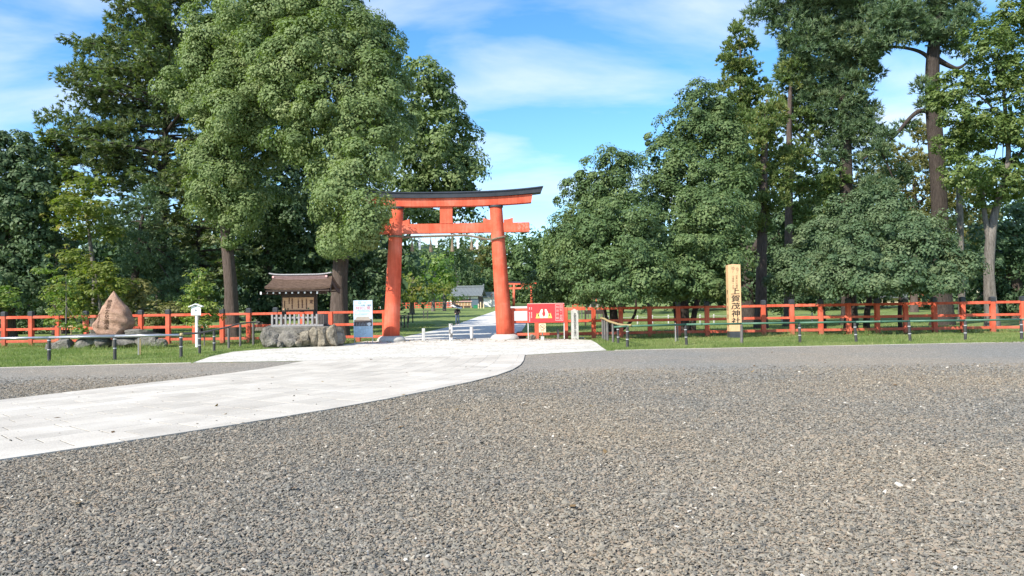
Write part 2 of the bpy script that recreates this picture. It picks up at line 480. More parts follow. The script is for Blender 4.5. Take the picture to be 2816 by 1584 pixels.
# ------------------------------------------------------------------ loose stones of the yard near the camera
def inside(poly, x, y):
    c = np.zeros(x.shape, bool); n = len(poly)
    for i in range(n):
        x0, y0 = poly[i]; x1, y1 = poly[(i + 1) % n]
        cond = ((y0 > y) != (y1 > y)) & (x < (x1 - x0) * (y - y0) / (y1 - y0 + 1e-12) + x0)
        c ^= cond
    return c
pave_poly = [(p.x, p.y) for p in NE] + [(p.x, p.y) for p in reversed(FE)]
def loose_gravel():
    m, nt, b, o = new_mat('stone_chip')
    a = N(nt, 'ShaderNodeAttribute', attribute_name='tint', attribute_type='INSTANCER')
    r = ramp(nt, STONE_STOPS, a.outputs['Fac'])
    v = wcoords(nt)
    n = noise(nt, v, 0.16, 4, 0.6); rp = ramp(nt, [(0.36, (0.84, 0.88, 0.94)), (0.64, (1.08, 1.03, 0.96))], n)
    mx = N(nt, 'ShaderNodeMixRGB', blend_type='MULTIPLY'); mx.inputs[0].default_value = 1.0
    nt.links.new(r.outputs[0], mx.inputs[1]); nt.links.new(rp.outputs[0], mx.inputs[2])
    nt.links.new(mx.outputs[0], b.inputs['Base Color']); b.inputs['Roughness'].default_value = 0.75; b.inputs['Specular IOR Level'].default_value = 0.3
    n_try = 1500000
    y = 3.5 + (19.5 - 3.5) * rng.random(n_try) ** 1.35
    x = (rng.random(n_try) * 2 - 1) * (0.70 * 19.5 + 0.5)
    keep = np.abs(x) < 0.69 * y + 0.4
    keep &= rng.random(n_try) < np.clip(1.12 - (y - 3.5) / 13.5, 0.0, 1)
    spill = rng.random(n_try) < 0.0006
    keep &= ~inside(pave_poly, x, y) | spill
    x, y = x[keep], y[keep]; k = len(x)
    me = bpy.data.meshes.new('loose_gravel'); me.vertices.add(k)
    co = np.stack([x, y, 0.008 + 0.010 * rng.random(k) + 0.024 * inside(pave_poly, x, y)], 1); me.vertices.foreach_set('co', co.astype(np.float32).ravel())
    def attr(nm, ty, val, prop):
        at_ = me.attributes.new(nm, ty, 'POINT'); at_.data.foreach_set(prop, val.astype(np.float32).ravel())
    rot = np.stack([rng.normal(0, 0.35, k), rng.normal(0, 0.35, k), rng.random(k) * 6.28], 1)
    sz = 0.0088 * np.exp(rng.normal(0, 0.38, k)) * (1 + 0.02 * (y - 3.5))
    scl = np.stack([sz * (1.1 + 0.5 * rng.random(k)), sz * (0.55 + 0.4 * rng.random(k)), sz * (0.28 + 0.25 * rng.random(k))], 1)
    tn = rng.random(k) * 0.93; tn[rng.random(k) < 0.005] = 1.0
    attr('rot', 'FLOAT_VECTOR', rot, 'vector'); attr('scl', 'FLOAT_VECTOR', scl, 'vector'); attr('tint', 'FLOAT', tn, 'value')
    ob = bpy.data.objects.new('loose_gravel', me); col.objects.link(ob)
    tag(ob, 'loose grey and brown stone chips covering the yard', 'gravel', kind='stuff')
    ng = bpy.data.node_groups.new('stone_chips', 'GeometryNodeTree')
    ng.interface.new_socket('Geometry', in_out='INPUT', socket_type='NodeSocketGeometry')
    ng.interface.new_socket('Geometry', in_out='OUTPUT', socket_type='NodeSocketGeometry')
    gi = ng.nodes.new('NodeGroupInput'); go = ng.nodes.new('NodeGroupOutput')
    ico = ng.nodes.new('GeometryNodeMeshIcoSphere'); ico.inputs['Subdivisions'].default_value = 1
    sm = ng.nodes.new('GeometryNodeSetMaterial'); sm.inputs['Material'].default_value = m
    iop = ng.nodes.new('GeometryNodeInstanceOnPoints')
    ar = ng.nodes.new('GeometryNodeInputNamedAttribute'); ar.data_type = 'FLOAT_VECTOR'; ar.inputs[0].default_value = 'rot'
    asn = ng.nodes.new('GeometryNodeInputNamedAttribute'); asn.data_type = 'FLOAT_VECTOR'; asn.inputs[0].default_value = 'scl'
    e2r = ng.nodes.new('FunctionNodeEulerToRotation')
    L = ng.links.new
    L(gi.outputs[0], iop.inputs['Points']); L(ico.outputs[0], sm.inputs[0]); L(sm.outputs[0], iop.inputs['Instance'])
    L(ar.outputs[0], e2r.inputs[0]); L(e2r.outputs[0], iop.inputs['Rotation']); L(asn.outputs[0], iop.inputs['Scale'])
    L(iop.outputs[0], go.inputs[0])
    md = ob.modifiers.new('stones', 'NODES'); md.node_group = ng
loose_gravel()

# ------------------------------------------------------------------ grass
def blades(name, poly, n, h, w, label, hz=0.0, tall=0.0, clumps=None):
    xs = [p[0] for p in poly]; ys = [p[1] for p in poly]
    x = rng.uniform(min(xs), max(xs), n * 2); y = rng.uniform(min(ys), max(ys), n * 2)
    if clumps is not None:
        c = clumps[rng.integers(0, len(clumps), n * 2)]
        x = c[:, 0] + rng.normal(0, 0.16, n * 2); y = c[:, 1] + rng.normal(0, 0.12, n * 2)
    k = inside([(p[0], p[1]) for p in poly], x, y)
    worn = np.sin(x * 0.83 + 2.0 * np.sin(y * 0.9)) * np.sin(y * 1.1 + 1.5 * np.sin(x * 0.6)) > 0.72
    k &= ~worn | (rng.random(len(x)) < 0.3)
    x, y = x[k][:n], y[k][:n]; n = len(x)
    # patchy height
    pat = 0.6 + 0.5 * np.sin(x * 1.7 + np.sin(y * 2.1)) * np.sin(y * 1.3 + x * 0.4) + 0.25 * rng.random(n)
    hh = h * np.clip(pat, 0.35, 1.6) * rng.uniform(0.6, 1.3, n)
    a = rng.random(n) * 6.283
    lean = rng.normal(0, 0.45, (n, 2)) * hh[:, None]
    b = np.stack([np.cos(a), np.sin(a)], 1) * w * 0.5
    zz = np.array([gz(v) for v in y]) if y.max() > 62 else np.zeros(n)
    V = np.zeros((n, 3, 3))
    V[:, 0, 0] = x - b[:, 0]; V[:, 0, 1] = y - b[:, 1]; V[:, 0, 2] = zz
    V[:, 1, 0] = x + b[:, 0]; V[:, 1, 1] = y + b[:, 1]; V[:, 1, 2] = zz
    V[:, 2, 0] = x + lean[:, 0]; V[:, 2, 1] = y + lean[:, 1]; V[:, 2, 2] = zz + hh
    t = np.clip(rng.normal(0.45, 0.2, n) + 0.22 * np.sin(x * 0.9 + 1.3 * np.sin(y * 0.8)) * np.cos(y * 0.7 + x * 0.3), 0, 1)
    return tag(quads_obj(name, V, 3, 'grass_blade', None, t), label, 'grass', kind='stuff')
vl = [G(0, 1012) + Vector((-2, 0)), G(300, 1003.6), G(526, 998.6), G(580, 979), G(640, 966), G(735, 958), Vector((-10.2, 36.4)), Vector((-26, 36.9)), Vector((-26, 22.5))]
vr = [G(1672, 964.6), G(2250, 952.5), G(2816, 941.5), Vector((24.5, 35.0)), Vector((4.2, 35.6)), G(1625, 933), G(1641, 942), G(1652, 951)]
blades('verge_grass', vl, 75000, 0.085, 0.016, 'mown green grass on the verge beside the rock monument')
blades('verge_grass', vr, 85000, 0.085, 0.016, 'mown green grass on the verge around the wooden name pillar')
cl = np.array([[rng.uniform(-24, -9.5), rng.uniform(35.6, 36.5)] for _ in range(70)] + [[rng.uniform(-19.5, -14.5), rng.uniform(31.6, 32.4)] for _ in range(30)] + [[rng.uniform(5, 24), 36.0 - 0.03 * 15 + rng.uniform(-0.5, 0.1)] for _ in range(60)] + [[rng.uniform(10, 24), rng.uniform(27.2, 33)] for _ in range(16)])
blades('tall_grass', [(-30, 20), (30, 20), (30, 40), (-30, 40)], 5000, 0.28, 0.02, 'uncut tufts of tall grass along the red fence', clumps=cl)
blades('lawn_grass', [(-26, 37.2), (-6.6, 37.2), (-6.4, 58), (-7, 70), (-30, 70)], 25000, 0.10, 0.03, 'short lawn grass under the camphor trees')
blades('lawn_grass', [(1.0, 37.2), (26, 36.2), (32, 70), (1.6, 70)], 25000, 0.10, 0.03, 'short lawn grass under the oaks behind the right fence')

def litter(n):
    """fallen leaves along the fence foot, the verges and the forecourt edges"""
    x = np.concatenate([rng.uniform(-24, -7, n), rng.uniform(1, 24, n), rng.uniform(-7, 3, n // 3), rng.uniform(-9, 9, n // 12)])
    y = np.concatenate([rng.normal(35.9, 0.7, n), rng.normal(35.2, 0.7, n), rng.uniform(33.5, 37, n // 3), rng.uniform(5, 30, n // 12)])
    k = len(x); P = np.stack([x, y, np.full(k, 0.045)], 1)
    P[y < 31, 2] = 0.034
    a = rng.random(k) * 6.283; L = rng.uniform(0.03, 0.07, k)
    t = np.stack([np.cos(a), np.sin(a), rng.normal(0, 0.25, k)], 1); b = np.stack([-np.sin(a), np.cos(a), rng.normal(0, 0.25, k)], 1)
    V = np.empty((k, 4, 3)); V[:, 0] = P - t * L[:, None]; V[:, 1] = P + b * (L * 0.5)[:, None]; V[:, 2] = P + t * L[:, None]; V[:, 3] = P - b * (L * 0.5)[:, None]
    leaf_mat('dead_leaf', (0.10, 0.06, 0.03), (0.20, 0.125, 0.06), (0.33, 0.24, 0.12), 0.15, 0.8, 0.1)
    tag(quads_obj('fallen_leaves', V, 4, 'dead_leaf', None, rng.random(k)), 'brown fallen leaves scattered along the fence foot', 'leaves', kind='stuff')
litter(900)
# ------------------------------------------------------------------ paints, woods, stones
def red_paint(name, worn=0.0):
    m, nt, b, o = new_mat(name)
    v = wcoords(nt); vz = wcoords(nt, (7, 7, 0.5))
    n1 = noise(nt, v, 1.1, 5, 0.6); n2 = noise(nt, v, 9.0, 6, 0.7); n3 = noise(nt, vz, 1.6, 5, 0.65)
    r = ramp(nt, [(0.3, (0.60, 0.090, 0.042)), (0.52, (0.72, 0.145, 0.078)), (0.72, (0.80, 0.225, 0.145))], n1)
    oi = N(nt, 'ShaderNodeObjectInfo')
    hv = N(nt, 'ShaderNodeHueSaturation'); mr = N(nt, 'ShaderNodeMapRange'); mr.inputs['To Min'].default_value = 0.86; mr.inputs['To Max'].default_value = 1.10
    nt.links.new(oi.outputs['Random'], mr.inputs['Value']); nt.links.new(mr.outputs[0], hv.inputs['Value']); nt.links.new(r.outputs[0], hv.inputs['Color'])
    st = ramp(nt, [(0.35, (0.74, 0.70, 0.68)), (0.6, (1, 1, 1))], n3)
    ms = N(nt, 'ShaderNodeMixRGB', blend_type='MULTIPLY'); ms.inputs[0].default_value = 0.8
    nt.links.new(hv.outputs[0], ms.inputs[1]); nt.links.new(st.outputs[0], ms.inputs[2])
    w = ramp(nt, [(0.66 - worn, (0, 0, 0)), (0.72 - worn, (1, 1, 1))], n2)
    mx = N(nt, 'ShaderNodeMixRGB'); mx.inputs[2].default_value = (0.62, 0.30, 0.22, 1)
    k = N(nt, 'ShaderNodeMath', operation='MULTIPLY'); k.inputs[1].default_value = 0.55
    nt.links.new(w.outputs[0], k.inputs[0]); nt.links.new(k.outputs[0], mx.inputs[0]); nt.links.new(ms.outputs[0], mx.inputs[1])
    # splash dirt low on the posts
    g = N(nt, 'ShaderNodeNewGeometry'); sp = N(nt, 'ShaderNodeSeparateXYZ'); nt.links.new(g.outputs['Position'], sp.inputs[0])
    ad = N(nt, 'ShaderNodeMath', operation='MULTIPLY_ADD'); ad.inputs[1].default_value = 0.9; nt.links.new(n2, ad.inputs[0]); nt.links.new(sp.outputs['Z'], ad.inputs[2])
    gr = ramp(nt, [(0.50, (0.55, 0.55, 0.55)), (0.85, (0, 0, 0))], ad.outputs[0])
    md = N(nt, 'ShaderNodeMixRGB'); md.inputs[2].default_value = (0.24, 0.13, 0.09, 1)
    nt.links.new(gr.outputs[0], md.inputs[0]); nt.links.new(mx.outputs[0], md.inputs[1])
    nt.links.new(md.outputs[0], b.inputs['Base Color'])
    b.inputs['Roughness'].default_value = 0.7; b.inputs['Specular IOR Level'].default_value = 0.2
    bump(nt, b, n3, 0.45, 0.02)
red_paint('vermilion'); red_paint('vermilion_worn', 0.16)
grainy('black_cap', (0.03, 0.033, 0.038), (0.06, 0.065, 0.072), 5.0, 0.55, spec=0.4)
grainy('copper_roof', (0.020, 0.023, 0.029), (0.040, 0.045, 0.054), 2.0, 0.5, spec=0.4, stretch=(1, 1, 1))
grainy('pale_stone', (0.40, 0.385, 0.345), (0.58, 0.56, 0.51), 3.0, 0.85, bstr=0.4, spec=0.2, fine=30)
grainy('straw', (0.17, 0.13, 0.09), (0.28, 0.22, 0.15), 14.0, 0.9, bstr=0.5, spec=0.1)
grainy('straw_dark', (0.14, 0.105, 0.075), (0.24, 0.185, 0.13), 14.0, 0.9, bstr=0.5, spec=0.1)
flat('white_paper', (0.80, 0.80, 0.78), 0.8)
flat('white_paint', (0.80, 0.80, 0.78), 0.5)
grainy('bollard_white', (0.42, 0.415, 0.39), (0.64, 0.63, 0.60), 6.0, 0.8, bstr=0.3)
def stained():
    m, nt, b, o = new_mat('bollard_stained')
    v = wcoords(nt, (1, 1, 0.5)); n1 = noise(nt, v, 9, 5, 0.6)
    r = ramp(nt, [(0.42, (0.12, 0.115, 0.11)), (0.5, (0.7, 0.69, 0.66))], n1)
    nt.links.new(r.outputs[0], b.inputs['Base Color']); b.inputs['Roughness'].default_value = 0.85; bump(nt, b, n1, 0.3, 0.01)
stained()
grainy('grey_wood', (0.20, 0.19, 0.185), (0.40, 0.385, 0.37), 5.0, 0.85, stretch=(6, 6, 0.7), bstr=0.5, spec=0.2, fine=40)
grainy('grey_wood_shaded', (0.10, 0.085, 0.075), (0.20, 0.175, 0.155), 5.0, 0.85, stretch=(6, 6, 0.7), bstr=0.5, spec=0.2, fine=40)  # weathered side planks: their shade put into a darker copy of the grey wood
grainy('dark_wood', (0.045, 0.03, 0.025), (0.085, 0.06, 0.05), 5.0, 0.75, stretch=(5, 5, 1), bstr=0.4, spec=0.3)
grainy('notice_wood', (0.54, 0.30, 0.16), (0.66, 0.40, 0.23), 3.0, 0.7, stretch=(1, 1, 8), bstr=0.2, spec=0.25, fine=18)
grainy('hinoki', (0.64, 0.395, 0.20), (0.74, 0.475, 0.26), 2.0, 0.6, stretch=(9, 9, 0.5), bstr=0.15, spec=0.3, fine=10)
grainy('bark_thatch', (0.070, 0.045, 0.032), (0.165, 0.110, 0.080), 6.0, 0.95, stretch=(1, 3, 3), bstr=0.8, bdist=0.03, spec=0.1, fine=30)
grainy('ridge_wood', (0.15, 0.095, 0.085), (0.28, 0.19, 0.175), 6.0, 0.85, stretch=(0.8, 4, 4), bstr=0.4, spec=0.2, fine=30)
grainy('boulder', (0.085, 0.078, 0.066), (0.27, 0.25, 0.215), 3.0, 0.9, bstr=1.0, bdist=0.06, spec=0.2, fine=13)
grainy('boulder_pale', (0.09, 0.075, 0.055), (0.36, 0.315, 0.24), 5.0, 0.9, bstr=1.0, bdist=0.07, spec=0.2, fine=12)
grainy('slab_stone', (0.09, 0.085, 0.085), (0.20, 0.19, 0.185), 2.5, 0.85, bstr=0.6, bdist=0.03, spec=0.2, fine=16)
grainy('red_rock', (0.30, 0.170, 0.115), (0.58, 0.375, 0.265), 2.6, 0.8, bstr=1.0, bdist=0.09, spec=0.25, fine=22)
flat('ink', (0.02, 0.018, 0.016), 0.7)
flat('carved', (0.11, 0.06, 0.035), 0.9)
flat('brown_ink', (0.10, 0.04, 0.03), 0.8)
flat('green_mark', (0.08, 0.14, 0.06), 0.8)
flat('emblem_brown', (0.30, 0.20, 0.12), 0.7)
flat('poster_blue', (0.56, 0.70, 0.80), 0.4)
flat('poster_red', (0.62, 0.10, 0.10), 0.5)
flat('poster_ink', (0.09, 0.13, 0.17), 0.5)
flat('poster_grey', (0.30, 0.33, 0.36), 0.5)
flat('poster_roof', (0.42, 0.36, 0.30), 0.5)
flat('poster_dark', (0.12, 0.09, 0.08), 0.5)
flat('board_red', (0.62, 0.048, 0.050), 0.4)
flat('board_pink', (0.80, 0.46, 0.42), 0.5)
flat('board_yellow', (0.80, 0.66, 0.16), 0.5)
flat('board_cream', (0.84, 0.78, 0.58), 0.5)
flat('sign_cream', (0.76, 0.60, 0.38), 0.5)
grainy('steel_pipe', (0.42, 0.43, 0.45), (0.56, 0.57, 0.60), 4.0, 0.32, spec=0.6, bstr=0.05)
MATS['steel_pipe'].node_tree.nodes['Principled BSDF'].inputs['Metallic'].default_value = 0.6
grainy('green_pipe', (0.055, 0.135, 0.085), (0.09, 0.19, 0.125), 3.0, 0.45, spec=0.4, bstr=0.05)
grainy('bamboo', (0.30, 0.22, 0.10), (0.46, 0.36, 0.18), 4.0, 0.5, spec=0.4, bstr=0.1)
grainy('rail_post', (0.032, 0.032, 0.034), (0.085, 0.082, 0.08), 6.0, 0.7, stretch=(4, 4, 1), spec=0.3)
grainy('log_post', (0.10, 0.09, 0.085), (0.20, 0.185, 0.175), 6.0, 0.85, stretch=(4, 4, 0.7), bstr=0.5, spec=0.2)
flat('tape', (0.50, 0.50, 0.50), 0.4)

# ------------------------------------------------------------------ gate
TD = 36.0
tl, tr = at(1076, 925, TD), at(1388, 920, TD)
TX = (tl.x + tr.x) / 2; HB = (tr.x - tl.x) / 2       # half span at the base
HT = HB - 0.33
gate = thing('torii_gate', 'large vermilion torii gate with a black curved top beam on round pale stones', 'torii gate', (TX, TD, 0))
def curve_beam(name, mat, zc, h, half0, half1, depth, rise, parent, slant=0.0, top_depth=None, n=28):
    """beam whose ends sweep upward; half0/half1: half length at bottom / top"""
    mb = MB(); vs = []
    td = top_depth or depth
    for i in range(n + 1):
        t = -1 + 2 * i / n
        for (zz, hf, dp) in ((zc, half0, depth), (zc + h, half1, td)):
            x = t * hf; k = abs(x) / 4.5
            z = zz + rise * k ** 2.6
            vs += [(x, -dp / 2, z), (x, dp / 2, z)]
    fs = []
    for i in range(n):
        a = 4 * i; b = a + 4
        fs += [(a, b, b + 2, a + 2), (a + 1, a + 3, b + 3, b + 1), (a + 2, b + 2, b + 3, a + 3), (a, a + 1, b + 1, b)]
    fs += [(0, 2, 3, 1), (4 * n, 4 * n + 1, 4 * n + 3, 4 * n + 2)]
    return mb.add(vs, fs).build(name, mat, parent)
for s in (-1, 1):
    mb = MB(); pts, rad = [], []
    for i in range(13):
        t = i / 12; z = 0.20 + t * 6.10
        pts.append((s * (HB + (HT - HB) * t), 0, z)); rad.append(0.385 - 0.085 * t ** 0.9 + (0.012 if i == 0 else 0))
    mb.tube(pts, rad, 36).build('pillar', 'vermilion', gate, smooth=True)
    st = MB().lathe([(0.60, -0.05), (0.68, 0.02), (0.665, 0.10), (0.60, 0.19), (0.48, 0.255), (0.30, 0.275)], (s * HB, 0, 0), 32, 1.0, 0.9)
    st.build('base_stone', 'pale_stone', gate, smooth=True)
    MB().lathe([(0.335, 0), (0.345, 0.02), (0.345, 0.075), (0.335, 0.095)], (s * HT, 0, 6.235), 32).build('pillar_collar', 'black_cap', gate)
curve_beam('lintel', 'vermilion', 6.315, 0.38, 4.02, 4.08, 0.50, 0.17, gate)
cap = curve_beam('cap_beam', 'copper_roof', 6.70, 0.22, 4.48, 4.56, 0.70, 0.20, gate)
curve_beam('cap_roof', 'copper_roof', 6.923, 0.07, 4.565, 4.60, 0.80, 0.20, cap, top_depth=0.5)
MB().bbox(-3.92, 3.92, -0.13, 0.13, 5.06, 5.51, 0.012).build('tie_beam', 'vermilion', gate)
for s in (-1, 1):     # wedge boards either side of each pillar on the tie beam, and worn end grain
    for q in (-1, 1):
        xi = s * (HT + 0.10) + q * 0.27; xo = s * (HT + 0.10) + q * 0.70
        MB().prism([(xi, 5.512), (xo, 5.512), (xo, 5.74), (xi + q * 0.18, 5.67), (xi, 5.66)], -0.115, 0.115).build('wedge', 'vermilion', gate)
    MB().bbox(min(s * 3.35, s * 3.924), max(s * 3.35, s * 3.924), -0.133, 0.133, 5.057, 5.513, 0.012).build('worn_beam_end', 'vermilion_worn', gate)
MB().prism([(-0.30, 6.312), (0.30, 6.312), (0.285, 5.9), (0.30, 5.513), (-0.30, 5.513), (-0.285, 5.9)], -0.15, 0.15).build('centre_strut', 'vermilion', gate)

# sacred rope, wound round both pillars and slung between them
rope = thing('sacred_rope', 'twisted straw rope with tassels and white paper streamers slung across the torii', 'rope', (TX, TD, 0))
def rope_path():
    pr = lambda z: 0.385 - 0.085 * ((z - 0.2) / 6.1) ** 0.9
    pxz = lambda z: HB + (HT - HB) * (z - 0.2) / 6.1
    P = []
    # left pillar: comes round from behind
    for a in range(150, 385, 12):
        t = (a - 150) / 235; z = 4.96 - 0.06 * t
        an = R(a); r = pr(z) + 0.06
        P.append(Vector((-pxz(z) + r * math.cos(an), r * math.sin(an), z)))
    xl, xr = -pxz(4.8) + 0.35, pxz(4.6) - 0.55
    for i in range(1, 30):
        t = i / 30; x = xl + (xr - xl) * t
        z = 4.87 + 0.07 * math.sin(math.pi * min(1, t / 0.72) * 0.5) if t < 0.72 else 4.94 - 0.24 * ((t - 0.72) / 0.28) ** 1.5
        P.append(Vector((x, -0.16 - 0.20 * math.cos(t * 6.28) * 0.4, z)))
    for a in range(215, 400, 12):
        t = (a - 215) / 185; z = 4.70 + 0.22 * t
        an = R(a); r = pr(z) + 0.06
        P.append(Vector((pxz(z) + r * math.cos(an), r * math.sin(an), z)))
    return P
RP = rope_path()
def strands(path, r_off, r_str, pitch, mats, parent):
    pts = smooth_line(path, 2)
    L = [0]
    for a, b in zip(pts, pts[1:]): L.append(L[-1] + (b - a).length)
    for k in range(3):
        q = []
        for i, p in enumerate(pts):
            t = (pts[min(i + 1, len(pts) - 1)] - pts[max(0, i - 1)]).normalized()
            n = Vector((0, 0, 1)); n = (n - t * n.dot(t)).normalized(); b = t.cross(n)
            a = 2 * math.pi * (L[i] / pitch + k / 3)
            q.append(p + (n * math.cos(a) + b * math.sin(a)) * r_off)
        MB().tube(q, r_str, 8).build('strand', mats[k % len(mats)], parent, smooth=True)
strands(RP, 0.025, 0.030, 0.26, ['straw', 'straw_dark'], rope)
def rope_z(x): return min(RP, key=lambda p: abs(p.x - x) + (0 if p.y < 0 else 5)).z
for px, ln in ((1135, 0.62), (1186, 0.70), (1245, 0.72), (1298, 0.58)):
    x = at(px, 690, TD).x - TX; z = rope_z(x)
    MB().lathe([(0.015, 0.0), (0.02, -0.12), (0.035, -0.20), (0.05, -0.35), (0.095, -ln), (0.06, -ln - 0.01)], (x, -0.20, z - 0.04), 12).build('tassel', 'straw', rope)
for px, dz in ((1157, 0.0), (1203, 0.05), (1262, 0.0), (1314, 0.06)):
    x = at(px, 680, TD).x - TX; z = rope_z(x) - 0.12
    mb = MB(); dx = 0.0; zz = z
    w = 0.10
    for i in range(3):
        sg = 1 if i % 2 else -1
        a = Vector((x + dx - w / 2, -0.22 - 0.01 * i, zz)); h = 0.20 - dz * 0.5
        mb.add([a, a + Vector((w, 0.0, 0.02)), a + Vector((w + sg * 0.03, -0.03 * sg, -h)), a + Vector((sg * 0.03, -0.03 * sg, -h - 0.02)),
                a + Vector((0, 0.004, 0)), a + Vector((w, 0.004, 0.02)), a + Vector((w + sg * 0.03, -0.03 * sg + 0.004, -h)), a + Vector((sg * 0.03, -0.03 * sg + 0.004, -h - 0.02))],
               [(0, 1, 2, 3), (7, 6, 5, 4), (0, 4, 5, 1), (1, 5, 6, 2), (2, 6, 7, 3), (3, 7, 4, 0)])
        dx += sg * 0.045; zz -= h * 0.72
    mb.build('paper_streamer', 'white_paper', rope)

# bollards in the gateway
for px, top, mat, wd, lab in ((1165, 903, 'bollard_white', 0.14, 'plain squat white bollard in the gateway nearest the left gate pillar'),
                              (1240, 892, 'bollard_stained', 0.15, 'tall black-stained white bollard standing mid gateway'),
                              (1297, 899, 'bollard_white', 0.125, 'slim white bollard with a tapered foot beside the stained bollard')):
    d = 35.6; b = at(px, 934, d); h = at(px, top, d).z
    t = thing('bollard', lab, 'bollard', (b.x, d, 0), R(12), 'bollards in the gateway')
    if px == 1297:
        MB().lathe([(0.06, -0.05), (0.062, 0.1), (0.078, 0.22), (0.078, h - 0.02), (0.068, h)], n=12).build('post', mat, t)
        MB().lathe([(0.07, -0.05), (0.066, 0.09)], n=12).build('foot', 'slab_stone', t)
    else:
        MB().bbox(-wd / 2, wd / 2, -wd / 2, wd / 2, -0.05, h, 0.015).build('post', mat, t)
        if px == 1240: MB().bbox(-wd / 2 - 0.012, wd / 2 + 0.012, -wd / 2 - 0.012, wd / 2 + 0.012, h, h + 0.03, 0.01).build('cap', mat, t)

# ------------------------------------------------------------------ vermilion fences
FS = -0.03
fy = lambda x: 36.25 + FS * (x - TX)
def fence_x(px):
    x = (px - 1408) / FPX * 36.2
    for _ in range(4): x = at(px, 880, fy(x)).x
    return x
_post = None; _capm = None; _rail_cache = {}
def fence(pxs, nocap, start_x, end_x, label):
    global _post, _capm
    X = [fence_x(p) for p in pxs]
    x0 = X[0]
    root = thing('red_fence', label, 'fence', (x0, fy(x0), 0), math.atan(FS))
    k = math.sqrt(1 + FS * FS)
    U = [(x - x0) * k for x in X]
    for i, u in enumerate(U):
        if _post is None:
            _post = MB().bbox(-0.10, 0.10, -0.10, 0.10, -0.1, 1.46, 0.012).build('post', 'vermilion', root); p = _post; p.location = (u, 0, 0)
        else: p = copy_to(_post, root, (u, random.uniform(-0.012, 0.012), random.uniform(-0.02, 0.01)))
        p.rotation_euler = (random.uniform(-0.012, 0.012), random.uniform(-0.010, 0.010), random.uniform(-0.03, 0.03))
        if i not in nocap:
            if _capm is None:
                _capm = MB().lathe([(0.152, 1.462), (0.152, 1.64), (0.105, 1.675), (0.02, 1.69)], n=4).build('cap', 'black_cap', p)
                _capm.rotation_euler = (0, 0, math.pi / 4)
            else: copy_to(_capm, p, (0, 0, 0), math.pi / 4)
    E = [(start_x - x0) * k] + U + [(end_x - x0) * k]
    for a, b in zip(E, E[1:]):
        if b - a < 0.3: continue
        for zc, hh in ((0.23, 0.065), (0.82, 0.06), (1.395, 0.062)):
            MB().bbox(a + 0.095, b - 0.095, -0.055, 0.055, zc - hh + random.uniform(-0.008, 0.008), zc + hh + random.uniform(-0.008, 0.008), 0.008).build('rail', 'vermilion', root)
    return root
fence([-62, 12, 86, 159, 236, 312, 388, 463, 536, 612, 684, 758, 832, 910, 985], (12, 13, 14), fence_x(-130), TX - HB - 0.30, 'vermilion post and rail fence running from the torii past the rock monument')
fence([1476, 1556, 1632, 1707, 1787, 1865, 1944, 2022, 2099, 2178, 2257, 2334, 2412, 2491, 2570, 2648, 2730, 2812, 2894], (0, 1), TX + HB + 0.30, fence_x(2980), 'vermilion post and rail fence behind the wooden name pillar and green pipe rail')
for s, lab in ((-1, 'short vermilion fence end post against the left gate pillar'), (1, 'short vermilion fence end post against the right gate pillar')):
    x = TX + s * (HB + 0.36)
    t = thing('fence_post', lab, 'fence post', (x, fy(x) - 0.02, 0), math.atan(FS))
    MB().bbox(-0.10, 0.10, -0.10, 0.10, -0.1, 1.45, 0.012).build('shaft', 'vermilion', t)
    MB().bbox(-0.11, 0.11, -0.11, 0.11, 1.452, 1.48, 0.008).build('top_plate', 'vermilion', t)

# ------------------------------------------------------------------ pipe rails along the verges
def band(parent, z, r): MB().lathe([(r, z), (r + 0.004, z + 0.004), (r + 0.004, z + 0.026), (r, z + 0.03)], n=12).build('tape_band', 'tape', parent)
def rail_post(root, x, y, h, r=0.052, mat='rail_post', bands=(0.28, 0.56), tilt=(0, 0)):
    p = MB().lathe([(r * 1.04, -0.15), (r, 0.05), (r * 0.97, h - 0.04), (r * 0.8, h)], n=12).build('post', mat, root)
    o = ORIGIN[root]; p.location = (x - o.x, y - o.y, 0); p.rotation_euler = (tilt[0], tilt[1], 0)
    for z in bands: band(p, z, r * 0.99)
    return p
g0 = at(1725, 958, 27.6)
rr = thing('pipe_rail', 'long green pipe rail on short banded black posts along the right verge', 'rail', (g0.x, 27.6, 0))
RY = lambda x: 27.6 + (x - g0.x) * 0.02 + (0.9 if x > g0.x + 1 else 0)
pr = [(1725, 27.6), (1888, 28.7), (2040, 28.7), (2200, 28.7), (2355, 28.6), (2503, 28.6), (2655, 28.5), (2810, 28.4), (2965, 28.3)]
pp = [Vector((at(px, 940, d).x, d, 0)) for px, d in pr]
for i, p in enumerate(pp):
    if i == 2: rail_post(rr, p.x, p.y, 0.72, 0.055, 'log_post', ())
    else: rail_post(rr, p.x, p.y, 0.74, 0.052, tilt=(random.uniform(-0.03, 0.03), random.choice((0.02, -0.05, -0.06, 0.0))))
line = [Vector((pp[0].x - 0.45, 27.75, 0.74))] + [Vector((p.x, p.y - 0.0, 0.765)) for p in pp]
for a, b in zip(line, line[1:]):
    MB().tube([a + (b - a) * 0.001, b], 0.038, 12).build('pipe', 'green_pipe', rr, world=True, smooth=True)
for p in (pp[1] + Vector((0.55, 0, 0)), pp[3] + Vector((1.0, 0, 0)), pp[4] + Vector((0.9, 0, 0))):
    MB().tube([(p.x - 0.05, p.y, 0.765), (p.x + 0.05, p.y, 0.765)], 0.045, 12).build('pipe_sleeve', 'green_pipe', rr, world=True, smooth=True)
